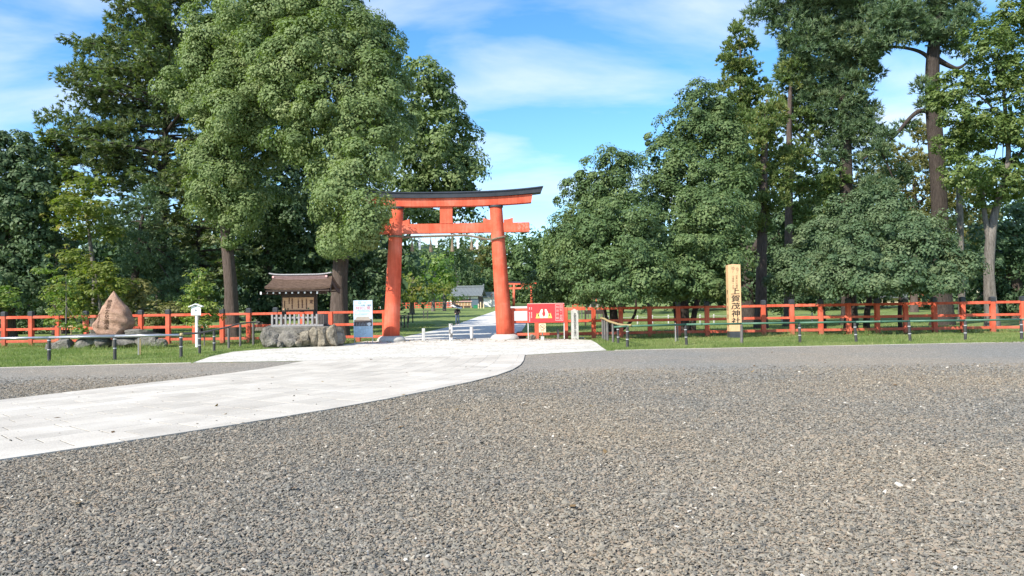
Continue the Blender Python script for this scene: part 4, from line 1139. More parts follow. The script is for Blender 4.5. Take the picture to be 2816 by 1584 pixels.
def stake(px, top, bot, d, mat, lab, r=0.03, square=True):
    b = at(px, bot, d); h = at(px, top, d).z
    t = thing('stake', lab, 'stake', (b.x, d, 0))
    MB().bbox(-r, r, -r, r, -0.1, h - 0.04, 0.005).build('shaft', mat, t)
    MB().lathe([(r * 1.3, h - 0.039), (r * 1.1, h - 0.01), (r * 0.3, h)], n=4).build('top', mat, t)
stake(1535, 905, 932, 35.4, 'log_post', 'weathered grey stake behind the red board legs', 0.05)
stake(381, 929, 962, 27.5, 'grey_wood', 'pale grey stake in the grass below the rock monument', 0.02)
stake(386, 931, 962, 27.6, 'bamboo', 'straw coloured thin stake in the grass below the rock monument', 0.02)
stake(1858, 888, 932, 30.5, 'grey_wood', 'pale grey stake in the grass behind the green pipe rail', 0.022)
stake(1864, 890, 932, 30.6, 'log_post', 'slim dark stake paired with another behind the green pipe rail', 0.02)

# ------------------------------------------------------------------ wooden name pillar
def name_pillar():
    d = 33.6; b = at(2020, 922, d); cx = b.x
    t = thing('name_pillar', 'tall square wooden pillar with large brushed kanji and a black foot on the verge', 'sign pillar', (cx, d, 0), R(-4))
    W = lambda px, py: (at(px, py, d).x - cx, at(px, py, d).z)
    hw = (W(2036, 800)[0] - W(2003, 800)[0]) / 2
    z1 = W(2018, 728)[1]; zb = W(2018, 911)[1]
    pn = MB().bbox(-hw, hw, -hw, hw, zb, z1 - 0.03, 0.008).build('pillar', 'hinoki', t)
    MB().lathe([(hw * 1.41, z1 - 0.029), (hw * 1.36, z1 - 0.012), (hw * 0.2, z1 + 0.02)], n=4).build('top', 'hinoki', t).rotation_euler = (0, 0, math.pi / 4)
    MB().bbox(-hw * 0.985, hw * 0.985, -hw * 0.985, hw * 0.985, -0.15, zb - 0.002, 0.006).build('foot', 'black_cap', t)
    y = -hw - 0.004
    zc = lambda py: W(2022, py)[1]
    big = MB()
    for i, ch in enumerate('上賀茂神社'):
        vs_, fs_ = text_geo(ch, 0.335)
        zz = zc(800.5 + i * 20.3)
        big.add([(v.x * 1.18 + 0.05 * v.y + 0.012, y, zz + v.y * 0.95 + 0.04 * v.x) for v in vs_], fs_)
        big.add([(v.x * 1.18 + 0.05 * v.y + 0.028, y + 0.0005, zz + v.y * 0.95 + 0.04 * v.x - 0.006) for v in vs_], fs_)
    big.build('lettering', 'ink', pn)
    sm = MB(); write(sm, '世界文化遺産', 0.085, zc(760), y, 0.098, True, 0.104); write(sm, '山城国一之宮', -0.065, zc(760.5), y, 0.098, True, 0.104)
    sm.build('small_lettering', 'carved', pn)
    sd = MB(); write(sd, '賀茂別雷神社', 0, zc(803), 0, 0.22, True, 0.36)
    sd.v = [(-hw - 0.004, -v[0], v[2]) for v in sd.v]
    sd.build('side_lettering', 'carved', pn)
    # twin round leaf crest
    for cx2, zz, rx, rz_ in ((-0.055, zc(738.5), 0.072, 0.072), (0.125, zc(741.5), 0.062, 0.085)):
        cr = MB(); n = 22
        for ring_r, rin in ((1.0, 0.80), (0.62, 0.44), (0.25, 0.0)):
            o = len(cr.v)
            for k in range(n):
                a = 2 * math.pi * k / n; cr.v += [(cx2 + rx * ring_r * math.cos(a), y, zz + rz_ * ring_r * math.sin(a)), (cx2 + rx * rin * math.cos(a), y, zz + rz_ * rin * math.sin(a))]
            for k in range(n - (3 if ring_r < 1 else 0)): cr.f.append((o + 2 * k, o + 2 * k + 1, o + (2 * k + 3) % (2 * n), o + (2 * k + 2) % (2 * n)))
        cr.add([(cx2 - 0.012, y, zz - rz_ - 0.01), (cx2 + 0.006, y, zz - rz_ - 0.01), (cx2 - 0.03, y, zz - rz_ - 0.13), (cx2 - 0.045, y, zz - rz_ - 0.13)], [(0, 1, 2, 3)])
        cr.build('leaf_crest', 'emblem_brown', pn)
name_pillar()
# ------------------------------------------------------------------ foliage
leaf_mat('leaf_camphor', (0.098, 0.145, 0.052), (0.190, 0.255, 0.100), (0.305, 0.345, 0.155), 0.28, 0.6, 0.22)
leaf_mat('leaf_oak', (0.048, 0.088, 0.034), (0.108, 0.168, 0.062), (0.195, 0.245, 0.095), 0.2, 0.55, 0.22)
leaf_mat('leaf_oak_blue', (0.040, 0.076, 0.038), (0.088, 0.142, 0.066), (0.165, 0.210, 0.102), 0.2, 0.55, 0.22)
leaf_mat('leaf_maple', (0.104, 0.159, 0.030), (0.213, 0.244, 0.055), (0.366, 0.244, 0.073), 0.4, 0.5, 0.3)
leaf_mat('leaf_light', (0.091, 0.171, 0.034), (0.177, 0.262, 0.055), (0.293, 0.329, 0.085), 0.38, 0.45, 0.4)
leaf_mat('leaf_pine', (0.070, 0.125, 0.068), (0.130, 0.200, 0.105), (0.21, 0.26, 0.135), 0.2, 0.6, 0.25)
leaf_mat('leaf_cedar', (0.080, 0.130, 0.045), (0.150, 0.215, 0.072), (0.26, 0.26, 0.09), 0.25, 0.6, 0.2)
leaf_mat('leaf_fir', (0.085, 0.125, 0.060), (0.150, 0.200, 0.095), (0.24, 0.25, 0.13), 0.28, 0.6, 0.2)
leaf_mat('leaf_olive', (0.104, 0.116, 0.043), (0.183, 0.183, 0.067), (0.281, 0.244, 0.091), 0.25, 0.5, 0.3)
leaf_mat('leaf_edge', (0.075, 0.125, 0.032), (0.135, 0.195, 0.055), (0.23, 0.26, 0.085), 0.32, 0.5, 0.3)
grainy('bark', (0.075, 0.055, 0.045), (0.17, 0.13, 0.11), 4.0, 0.9, stretch=(5, 5, 0.6), bstr=1.0, bdist=0.06, spec=0.1, fine=9)
grainy('bark_grey', (0.10, 0.09, 0.078), (0.235, 0.21, 0.185), 3.0, 0.9, stretch=(3, 3, 0.6), bstr=0.9, bdist=0.05, spec=0.1, fine=9)
grainy('bark_dark', (0.045, 0.036, 0.032), (0.10, 0.082, 0.07), 4.0, 0.9, stretch=(5, 5, 0.6), bstr=1.0, bdist=0.06, spec=0.1, fine=9)

COVER, PER, TUFT = 2.3, 1.75, 1.5
def unit(a): return a / np.maximum(1e-9, np.linalg.norm(a, axis=-1, keepdims=True))
def world_blobs(bl, d):
    """photo outlines (x, y, rx, ry[, depth offset]) -> ellipsoids in metres"""
    out = []
    for b in bl:
        x, y, rx, ry = b[:4]; dd = d + (b[4] if len(b) > 4 else rng.normal(0, 0.6) * d / 46.0)
        c = at(x * S, y * S, dd); k = dd / FPX * S
        out.append((c.x, dd, c.z, rx * k, 0.9 * (rx + ry) / 2 * k, ry * k))
    return np.array(out)
def clumps_on(B, rc, cover, shell=(0.72, 1.04), inner=0.25, back=0.4, flatness=0.0):
    """clump centres and outward directions over a set of ellipsoids"""
    C, D = [], []
    for i, b in enumerate(B):
        r = b[3:6]; area = 4 * math.pi * ((r[0] * r[1]) ** 1.6 / 3 + (r[0] * r[2]) ** 1.6 / 3 + (r[1] * r[2]) ** 1.6 / 3) ** (1 / 1.6)
        n = max(6, int(COVER * cover * area / (math.pi * rc * rc)))
        u = unit(rng.normal(size=(n, 3)))
        rad = rng.uniform(shell[0], shell[1], n); ni = int(n * inner); rad[:ni] = rng.uniform(0.25, 0.7, ni)
        p = b[:3] + u * r * rad[:, None]
        dirn = unit(u / r)
        keep = np.ones(n, bool)
        keep &= (dirn[:, 1] < 0.25) | (rng.random(n) < back)
        for j, o in enumerate(B):
            if j == i: continue
            q = (((p - o[:3]) / o[3:6]) ** 2).sum(1)
            keep &= (q > 0.45) | (rng.random(n) < 0.12)
        C.append(p[keep]); D.append(dirn[keep])
    return np.concatenate(C), np.concatenate(D)
def leaf_polys(P, T, Nn, L, Wd):
    T = unit(T - Nn * (T * Nn).sum(1, keepdims=True)); Bv = np.cross(Nn, T)
    V = np.empty((len(P), 4, 3))
    V[:, 0] = P - T * (L * 0.5)[:, None]; V[:, 1] = P + Bv * (Wd * 0.5)[:, None] - T * (L * 0.06)[:, None]
    V[:, 2] = P + T * (L * 0.5)[:, None]; V[:, 3] = P - Bv * (Wd * 0.5)[:, None] - T * (L * 0.06)[:, None]
    return V
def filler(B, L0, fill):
    """larger inner leaves, shade put into their dark tint, that close the heart of a crown"""
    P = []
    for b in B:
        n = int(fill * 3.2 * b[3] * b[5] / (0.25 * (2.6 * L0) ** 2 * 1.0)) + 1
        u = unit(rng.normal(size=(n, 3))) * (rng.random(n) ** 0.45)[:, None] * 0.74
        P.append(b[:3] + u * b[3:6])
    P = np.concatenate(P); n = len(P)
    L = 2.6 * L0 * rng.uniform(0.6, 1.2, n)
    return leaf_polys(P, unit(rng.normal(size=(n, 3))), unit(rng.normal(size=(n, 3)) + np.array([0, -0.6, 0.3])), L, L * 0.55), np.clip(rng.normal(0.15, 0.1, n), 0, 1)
def broad_crown(B, d, leaf_k=1.0, rc_k=1.0, per=34, cover=1.25, inner=0.25, flat_n=0.3, squash=0.8, droop=0.15, bias=0.0, zmin=None, fill=1.0):
    rc = 0.0125 * d * rc_k; L0 = 0.0049 * d * leaf_k; per = int(per * PER * rc_k ** 2)
    C, D = clumps_on(B, rc, cover, inner=inner)
    m = len(C); size = rng.uniform(0.5, 1.3, m)
    ns = int(m * 0.07); sel = rng.permutation(m)[:ns]; C = C.copy(); C[sel] += D[sel] * rc * rng.uniform(0.3, 0.8, (ns, 1)); size[sel] = rng.uniform(0.3, 0.6, ns)
    idx = np.repeat(np.arange(m), per)
    n = len(idx)
    u = unit(rng.normal(size=(n, 3)) + 0.95 * D[idx] + np.array([0, 0, 0.45]))
    P = C[idx] + u * (rc * size[idx] * rng.uniform(0.30, 1.0, n) ** 0.5)[:, None] * np.array([1, 1, squash])
    Nn = unit(u * 0.95 + np.array([0, 0, flat_n]) + rng.normal(size=(n, 3)) * 0.26)
    T = unit(rng.normal(size=(n, 3)) + np.array([0, 0, -droop * 3]))
    L = L0 * rng.uniform(0.5, 1.35, n); Wd = L * rng.uniform(0.48, 0.70, n)
    tc = rng.normal(0.5, 0.13, m)
    tint = np.clip(tc[idx] + rng.normal(0, 0.10, n) + bias, 0, 1)
    if zmin is not None:
        k = P[:, 2] > zmin + rng.normal(0, 0.12, n)
        P, T, Nn, L, Wd, tint = P[k], T[k], Nn[k], L[k], Wd[k], tint[k]
    V = leaf_polys(P, T, Nn, L, Wd)
    if fill:
        V2, t2 = filler(B, L0, fill)
        if zmin is not None: k = V2[:, :, 2].min(1) > zmin + 0.2; V2, t2 = V2[k], t2[k]
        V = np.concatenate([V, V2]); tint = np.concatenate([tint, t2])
    return V, tint
def tuft_crown(B, d, blade=0.30, width=0.034, tufts=9, blades_=9, rc_k=1.0, cover=1.0, up=0.45, inner=0.2, bias=0.0, fill=0.6):
    """needle foliage: brushes of narrow blades"""
    rc = 0.0125 * d * rc_k; tufts = int(tufts * TUFT)
    C, D = clumps_on(B, rc, cover, inner=inner)
    m = len(C); i1 = np.repeat(np.arange(m), tufts)
    k = len(i1)
    u = unit(rng.normal(size=(k, 3)) + 0.7 * D[i1] + np.array([0, 0, up]))
    P = C[i1] + u * (rc * rng.uniform(0.35, 1.0, k))[:, None] * np.array([1, 1, 0.75])
    ax = unit(u * 0.7 + np.array([0, 0, up]) + rng.normal(size=(k, 3)) * 0.3)
    i2 = np.repeat(np.arange(k), blades_); n = len(i2)
    dv = unit(ax[i2] + rng.normal(size=(n, 3)) * 0.55)
    s = d / 50.0
    L = blade * s * rng.uniform(0.7, 1.2, n); Wd = width * s
    side = unit(np.cross(dv, rng.normal(size=(n, 3))))
    V = np.empty((n, 3, 3)); V[:, 0] = P[i2] - side * Wd; V[:, 1] = P[i2] + side * Wd; V[:, 2] = P[i2] + dv * L[:, None]
    tc = rng.normal(0.5, 0.15, m)
    tint = np.clip(tc[i1][i2] + rng.normal(0, 0.12, n) + bias, 0, 1)
    if fill:
        V2, t2 = filler(B, 0.0042 * d, fill)
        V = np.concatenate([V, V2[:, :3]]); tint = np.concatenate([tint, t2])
    return V, tint
def limb(a, b, r0, r1, sag=0.0, n=8, wob=0.06):
    a, b = Vector(a), Vector(b); pts, rad = [], []
    L = (b - a).length
    for i in range(n + 1):
        t = i / n; p = a.lerp(b, t) + Vector((math.sin(t * 5 + a.x) * wob, math.cos(t * 4 + a.z) * wob, 0)) * L * 0.12 * math.sin(math.pi * t)
        p.z += sag * math.sin(math.pi * t) * L
        pts.append(p); rad.append(r0 + (r1 - r0) * t)
    return pts, rad
def trunk_mesh(mb, pts, rads, flare=1.5, n=18):
    """tapered, slightly fluted trunk through the given points"""
    P = smooth_line([Vector(p) for p in pts], 2)
    L = [0]
    for a, b in zip(P, P[1:]): L.append(L[-1] + (b - a).length)
    LR = [0]
    for a, b in zip(pts, pts[1:]): LR.append(LR[-1] + (Vector(b) - Vector(a)).length)
    rr = np.interp(np.array(L) / L[-1] * LR[-1], LR, rads)
    rr = [r * (1 + (flare - 1) * math.exp(-s / (2.2 * rads[0] + 0.05))) for r, s in zip(rr, L)]
    o = len(mb.v); mb.tube(P, list(rr), n)
    ph = random.uniform(0, 6)
    for i in range(len(P)):
        for k in range(n):
            q = o + i * n + k; v = Vector(mb.v[q]); c = P[i]
            f = 1 + 0.07 * math.sin(k * 2 * math.pi / n * 5 + ph + i * 0.25) + 0.04 * math.sin(k * 2 * math.pi / n * 3 + i * 0.7)
            mb.v[q] = tuple(c + (v - c) * f)
TREES = 0
def tree(name, label, d, base, trunk, blobs, kind, bark='bark', limbs=(), group=None, n_limbs=5, radius=None, **kw):
    """base: photo column of the trunk foot; trunk: list of (x, y, radius in m) photo points up from the foot"""
    b = at(base * S, 900, d); z = gz(d)
    root = thing(name, label, 'tree', (b.x, d, z), 0, group)
    mb = MB()
    pts = [(b.x, d, z - 0.15)]; rad = [trunk[0][2]]
    for x, y, r in trunk:
        p = at(x * S, y * S, d); pts.append((p.x, d, p.z)); rad.append(r)
    trunk_mesh(mb, pts, rad)
    for lb in limbs:        # explicit limbs: photo polyline with start and end radius
        q = [at(x * S, y * S, d + (dz[0] if dz else 0)) for x, y, *dz in lb[0]]
        q = smooth_line([Vector(p) for p in q], 2)
        mb.tube(q, list(np.linspace(lb[1], lb[2], len(q))), 9)
    B = world_blobs(blobs, d)
    top = Vector(pts[-1]); low = Vector(pts[max(1, len(pts) - 2)])
    order = list(range(len(B))); random.shuffle(order)
    for i in order[:n_limbs]:
        c = Vector(B[i][:3]); t = random.uniform(0.0, 0.9); s = low.lerp(top, t)
        if c.z < s.z - 0.5: s = low.copy()
        P, Rr = limb(s, c, rad[-1] * 0.8, rad[-1] * 0.15, 0.04)
        mb.tube(P, Rr, 7)
    mb.build('trunk', bark, root, world=True, smooth=True)
    kind, mat = kind
    if kind == 'broad': V, t = broad_crown(B, d, **kw); quads_obj('crown', V, 4, mat, root, t)
    elif kind == 'tuft': V, t = tuft_crown(B, d, **kw); quads_obj('crown', V, 3, mat, root, t)
    global TREES; TREES += len(V) * (2 if V.shape[1] == 4 else 1)
    return root
def fir(name, label, d, base, y_top, y_bot, reach, mat, n_br=120, spray=0.34, lean=0.0, bark='bark_dark', side=1.0, bias=0.0, dens=1.0, rad=0.42, blobs=None):
    """layered conifer: boughs leave the trunk all round and carry flat sprays. reach: [(y, metres)]"""
    b = at(base * S, 900, d); z = gz(d)
    root = thing(name, label, 'tree', (b.x, d, z))
    mb = MB(); zt = at(base * S, y_top * S, d).z; zb = at(base * S, y_bot * S, d).z
    xt = at((base + lean) * S, y_top * S, d).x
    trunk_mesh(mb, [(b.x, d, z - 0.1), (b.x + (xt - b.x) * 0.3, d, z + (zt - z) * 0.4), (xt, d, zt)], [rad, rad * 0.65, 0.05])
    ry = [q[0] for q in reach]; rv = [q[1] for q in reach]
    PP, TT, NN, LL = [], [], [], []
    for i in range(n_br):
        f = (i + random.random()) / n_br; y = y_top + (y_bot - y_top) * f
        zz = at(base * S, y * S, d).z; xx = b.x + (xt - b.x) * (zz - z) / (zt - z)
        L = float(np.interp(y, ry, rv)) * random.choice((random.uniform(0.45, 0.8), random.uniform(0.8, 1.15)))
        az = random.uniform(0, 2 * math.pi); tilt = random.uniform(-0.05, 0.40)
        if math.cos(az) > 0: L *= side
        dv = Vector((math.cos(az), math.sin(az), 0))
        pts = []
        for k in range(7):
            t = k / 6; pts.append(Vector((xx, d, zz)) + dv * L * t + Vector((0, 0, L * (tilt * t - 0.22 * t * t + 0.10 * t ** 3))))
        mb.tube(pts, list(np.linspace(0.05 + 0.012 * L, 0.012, 7)), 5, cap=False)
        m = int(dens * (14 + 13 * L))
        t = rng.uniform(0.22, 1.0, m) ** 0.8
        seg = np.minimum((t * 6).astype(int), 5); fr = t * 6 - seg
        A = np.array(pts); p = A[seg] + (A[seg + 1] - A[seg]) * fr[:, None]
        lat = np.array([-dv.y, dv.x, 0]); wl_ = 0.10 + 0.30 * L * t * (1.08 - t)
        s = rng.uniform(-1, 1, m)
        p = p + lat * (s * wl_)[:, None] + np.stack([np.zeros(m), np.zeros(m), -0.10 * np.abs(s) * wl_ + rng.normal(0, 0.16, m)], 1)
        tdir = np.array([dv.x, dv.y, -0.1]) + lat * (s * 0.9)[:, None] + rng.normal(size=(m, 3)) * 0.25
        PP.append(p); TT.append(tdir); NN.append(unit(np.array([0, 0, 1.0]) + rng.normal(size=(m, 3)) * 0.42)); LL.append(np.full(m, spray) * rng.uniform(0.7, 1.3, m))
    mb.build('trunk', bark, root, world=True, smooth=True)
    P = np.concatenate(PP); T = np.concatenate(TT); Nn = np.concatenate(NN); L = np.concatenate(LL)
    # each spray is three slim fingers
    k = len(P); P3 = np.repeat(P, 3, 0); T3 = unit(np.repeat(T, 3, 0)); N3 = np.repeat(Nn, 3, 0); Bv = unit(np.cross(N3, T3))
    off = np.tile(np.array([-0.55, 0, 0.55]), k)[:, None]
    T3 = unit(T3 + Bv * off); L3 = np.repeat(L, 3)
    V = leaf_polys(P3 + T3 * (L3 * 0.3)[:, None], T3, unit(N3 + rng.normal(size=(3 * k, 3)) * 0.2), L3, L3 * 0.30)
    tint = np.clip(np.repeat(rng.normal(0.5 + bias, 0.2, k), 3), 0, 1)
    quads_obj('crown', V, 4, mat, root, tint)
    if blobs:
        V2, t2 = tuft_crown(world_blobs(blobs, d), d, 0.34, 0.05, 8, 8, 1.0, 1.0, 0.15, 0.2)
        quads_obj('crown', V2, 3, mat, root, t2)
    return root

# --- left of the gate
tree('camphor_tree', 'big pale green camphor tree whose trunk stands behind the fence left of the notice board', 46, 582,
     [(582, 800, 0.40), (580, 720, 0.36), (572, 620, 0.33), (566, 540, 0.30), (575, 420, 0.22), (600, 280, 0.12)],
     [(545, 75, 70, 75), (560, 170, 85, 80), (470, 225, 50, 50), (640, 110, 80, 80), (535, 275, 62, 65), (620, 230, 80, 75, -1.5), (540, 370, 62, 70), (610, 335, 70, 70, -2), (570, 450, 72, 75, -1), (600, 530, 62, 55), (640, 410, 50, 60), (690, 150, 80, 80), (550, 530, 45, 42), (500, 120, 40, 60), (580, 300, 60, 50, -3), (650, 200, 60, 70, -2.5), (660, 300, 50, 60, -1), (700, 345, 46, 46, 1), (720, 300, 50, 50, 1), (520, 440, 48, 55, -1), (600, 60, 70, 60), (640, 500, 45, 45)],
     ('broad', 'leaf_camphor'), per=80, cover=1.25, rc_k=1.7, leaf_k=0.76, inner=0.3, bias=0.05)
tree('camphor_tree', 'huge pale green camphor tree whose trunk stands between the notice board and the torii', 42, 853,
     [(853, 800, 0.44), (852, 720, 0.41), (858, 640, 0.40), (866, 540, 0.34), (860, 400, 0.24), (850, 250, 0.14)],
     [(760, 50, 105, 85), (865, 50, 80, 85), (935, 120, 55, 85), (690, 45, 75, 60), (780, 170, 95, 85, -2), (885, 190, 75, 80, -2), (948, 245, 48, 78, -3), (740, 265, 75, 70, -1.5), (840, 285, 85, 70, -3), (918, 335, 58, 68, -4), (775, 345, 75, 50, -2), (870, 370, 75, 60, -2.5), (925, 405, 42, 56, -5), (865, 440, 72, 42, -2), (890, 475, 56, 48, -6), (860, 535, 58, 50, -5), (908, 556, 42, 46, -7.5), (850, 600, 48, 36, -1), (875, 600, 50, 26, -5), (800, 110, 70, 60, -3), (905, 115, 55, 60, -2), (968, 320, 26, 76, -2), (690, 140, 70, 70, -1), (710, 220, 60, 60, -2), (640, 30, 70, 50), (962, 170, 42, 56), (985, 245, 36, 56, 1), (930, 580, 24, 26, -8), (932, 525, 24, 24, -8), (1000, 330, 30, 60, 3)],
     ('broad', 'leaf_camphor'), per=76, cover=1.2, rc_k=1.7, leaf_k=0.82, inner=0.3, bias=-0.02)
tree('camphor_tree', 'deep green camphor tree whose crown rises behind and above the torii', 60, 985,
     [(985, 800, 0.45), (985, 650, 0.40), (1000, 560, 0.33), (1040, 520, 0.24), (1080, 440, 0.14)],
     [(1065, 220, 50, 60), (1110, 280, 58, 75), (1150, 370, 48, 65), (1085, 370, 62, 75), (1160, 450, 45, 55), (1100, 470, 65, 55), (1180, 525, 28, 42), (1060, 545, 50, 30, -4), (1135, 540, 55, 26), (1030, 450, 45, 70), (1025, 330, 38, 80), (1185, 420, 20, 40), (1050, 500, 50, 40)],
     ('broad', 'leaf_camphor'), limbs=[([(1000, 560), (1050, 515), (1110, 500), (1170, 520)], 0.18, 0.05)], per=34, cover=1.15, rc_k=1.45, leaf_k=1.05, inner=0.3, bias=-0.2)
tree('oak_tree', 'shaded evergreen oak filling the dark gap between the two camphor trunks', 60, 665,
     [(665, 770, 0.50), (668, 700, 0.45), (680, 600, 0.3), (700, 500, 0.2)],
     [(700, 480, 75, 80), (780, 460, 70, 80), (730, 410, 60, 60), (660, 540, 60, 70), (820, 430, 50, 60), (720, 520, 80, 80, -3), (740, 570, 90, 80), (650, 640, 70, 60), (740, 680, 100, 60), (640, 730, 70, 45), (790, 640, 60, 70), (700, 770, 80, 30)],
     ('broad', 'leaf_oak_blue'), 'bark_grey', per=26, cover=1.0)
tree('oak_tree', 'shaded evergreen oak behind the trunk right of the notice board', 62, 905,
     [(905, 780, 0.35), (905, 680, 0.3), (900, 560, 0.2)],
     [(820, 560, 60, 80), (820, 680, 60, 80), (910, 640, 60, 60), (920, 730, 50, 60), (850, 760, 70, 45), (960, 690, 32, 60), (790, 740, 60, 50)],
     ('broad', 'leaf_oak_blue'), per=26, cover=1.0)
tree('oak_tree', 'dark blue-green evergreen oak at the left end of the red fence', 48, 20,
     [(20, 800, 0.4), (20, 650, 0.3), (25, 500, 0.2)],
     [(5, 395, 80, 75), (60, 420, 55, 55), (20, 500, 110, 85), (85, 490, 45, 60), (30, 600, 105, 80), (95, 570, 40, 55), (60, 680, 90, 70), (0, 740, 80, 60), (110, 650, 38, 45), (-60, 560, 80, 150)],
     ('broad', 'leaf_oak_blue'), per=34, cover=1.15, rc_k=1.3, leaf_k=1.05, bias=0.08, zmin=1.5)
tree('oak_tree', 'shaded dark oak behind the maples left of the rock monument', 60, 160,
     [(160, 800, 0.35), (165, 700, 0.3), (170, 600, 0.2)],
     [(170, 640, 60, 60), (200, 720, 70, 70), (110, 740, 80, 60), (150, 790, 80, 35), (40, 800, 90, 40), (280, 760, 80, 60)],
     ('broad', 'leaf_oak_blue'), per=24, cover=0.9, bias=-0.1)
fir('fir_tree', 'tall ragged olive fir with long level boughs above the maples', 57, 405, -70, 560,
    [(-70, 1.2), (40, 4.4), (120, 6.3), (230, 8.4), (330, 9.4), (400, 8.6), (480, 7.0), (560, 5.5)], 'leaf_fir', 150, 0.42, lean=25, dens=1.3, side=0.85,
    blobs=[(300, 40, 30, 26), (420, 20, 60, 40), (340, 95, 70, 36), (250, 130, 50, 26), (420, 110, 60, 46), (190, 185, 46, 24), (290, 185, 80, 36), (400, 190, 70, 40), (210, 245, 56, 26), (310, 255, 80, 36), (420, 270, 60, 40), (165, 300, 36, 14), (250, 315, 80, 28), (350, 325, 70, 34), (200, 375, 60, 22), (300, 390, 80, 28), (430, 390, 50, 30), (380, 440, 60, 30), (260, 440, 60, 26), (450, 470, 60, 30), (120, 290, 26, 8), (470, 130, 40, 50)])
fir('fir_tree', 'short brownish fir with drooping sprays beside the left camphor trunk', 53, 500, 400, 800,
    [(400, 1.2), (500, 3.0), (620, 3.8), (740, 3.4), (800, 2.5)], 'leaf_fir', 90, 0.40, dens=1.5, bias=0.15, rad=0.2)
fir('fir_tree', 'bright green young conifer at the foot of the tall olive fir', 56, 140, 330, 560,
    [(330, 0.6), (420, 2.2), (560, 3.6)], 'leaf_cedar', 80, 0.40, dens=1.4, rad=0.2)
tree('maple_tree', 'yellow-green maple with layered leaves high behind the rock monument', 47, 235,
     [(235, 800, 0.16), (240, 700, 0.14), (225, 600, 0.10), (215, 520, 0.06)],
     [(170, 500, 58, 24), (230, 465, 58, 26), (155, 545, 48, 20), (245, 530, 52, 24), (205, 580, 56, 18), (275, 590, 40, 20), (190, 520, 60, 20, -2)],
     ('broad', 'leaf_maple'), 'bark_grey', per=26, cover=1.2, rc_k=0.8, leaf_k=0.85, flat_n=0.9, squash=0.5, bias=-0.12)
tree('maple_tree', 'low spreading maple with orange tinged leaves just left of the rock monument', 44, 255,
     [(255, 810, 0.10), (250, 750, 0.08), (240, 690, 0.05)],
     [(180, 645, 55, 16), (255, 680, 65, 20), (200, 690, 50, 16), (230, 735, 75, 18), (300, 715, 48, 20), (165, 735, 48, 16), (250, 785, 70, 20), (190, 775, 55, 18), (310, 770, 40, 24)],
     ('broad', 'leaf_maple'), 'bark_grey', per=24, cover=1.15, rc_k=0.8, leaf_k=0.85, flat_n=0.9, squash=0.5, bias=-0.08)
tree('pine_tree', 'soft blue-green pine with drooping tufts behind the rock monument', 50, 335,
     [(335, 800, 0.28), (338, 700, 0.24), (350, 600, 0.16), (360, 540, 0.1)],
     [(320, 560, 65, 45), (380, 520, 48, 40), (330, 640, 55, 45), (400, 600, 55, 45), (365, 690, 48, 38), (430, 690, 55, 45), (468, 680, 45, 36), (400, 750, 55, 34), (350, 760, 45, 36), (455, 745, 45, 34)],
     ('tuft', 'leaf_pine'), 'bark_dark', cover=0.95, tufts=9, blades_=8)
tree('maple_tree', 'small yellowish shrub maple right of the rock monument apex', 44, 345,
     [(345, 820, 0.06), (343, 780, 0.05), (340, 750, 0.03)], [(340, 735, 42, 30), (420, 785, 60, 22), (380, 800, 50, 20), (345, 775, 36, 22)],
     ('broad', 'leaf_olive'), 'bark_grey', per=24, cover=1.2, rc_k=0.8, leaf_k=0.8, flat_n=0.7, squash=0.6)
def sapling(label, d, base, top, blobs, mat, bias):
    r = tree('sapling', label, d, base, [(base, 830, 0.035), (base + 1, 770, 0.03), (base, top, 0.012)], blobs, ('broad', mat), 'bark_grey', n_limbs=7, per=22, cover=1.3, rc_k=0.62, leaf_k=0.72, flat_n=0.9, squash=0.5, bias=bias)
    return r
sapling('young staked maple with tiered bright leaves in the grass left of the rock monument', 34.8, 166, 690,
        [(168, 705, 36, 8), (118, 680, 36, 4), (160, 735, 46, 9), (132, 752, 30, 5), (182, 765, 34, 8), (158, 785, 36, 8), (140, 808, 26, 5), (178, 815, 28, 7), (205, 800, 26, 4), (205, 828, 24, 4)], 'leaf_light', 0.12)
sapling('young staked tree with yellow-green leaves behind the white roofed sign', 34.2, 500, 690,
        [(500, 695, 24, 20), (492, 735, 36, 20), (512, 765, 42, 16), (485, 770, 34, 14), (528, 795, 32, 9), (478, 805, 28, 9), (505, 815, 30, 9), (515, 720, 26, 14)], 'leaf_light', 0.25)
tree('maple_tree', 'light green maple branch reaching in over the far left of the fence', 39, -45,
     [(-45, 820, 0.10), (-43, 760, 0.08), (-40, 720, 0.05)], [(10, 732, 42, 10), (-10, 750, 50, 12), (15, 765, 30, 9), (-50, 730, 40, 20)], ('broad', 'leaf_light'), 'bark_grey',
     limbs=[([(-43, 770), (-20, 745), (25, 735)], 0.04, 0.012)], per=24, cover=1.3, rc_k=0.7, leaf_k=0.8, flat_n=0.9, squash=0.5, bias=0.1)
# support frames of the saplings
def support(px, d, label, w, h, matp):
    b = at(px, 940, d); t = thing('tree_support', label, 'tree support', (b.x, d, 0))
    for s in (-1, 1): MB().tube([(s * w, 0.0, -0.1), (s * w * 0.9, 0, h + 0.08)], 0.028, 8).build('stake', matp, t)
    MB().tube([(-w - 0.1, -0.04, h), (w + 0.1, -0.04, h + 0.01)], 0.03, 8).build('crossbar', 'bamboo' if matp == 'bamboo' else 'bollard_white', t)
support(181, 34.6, 'pale two-legged support frame round the young maple', 0.26, 0.95, 'bamboo')
support(556, 34.0, 'dark two-legged support frame round the young tree behind the white sign', 0.10, 0.93, 'log_post')

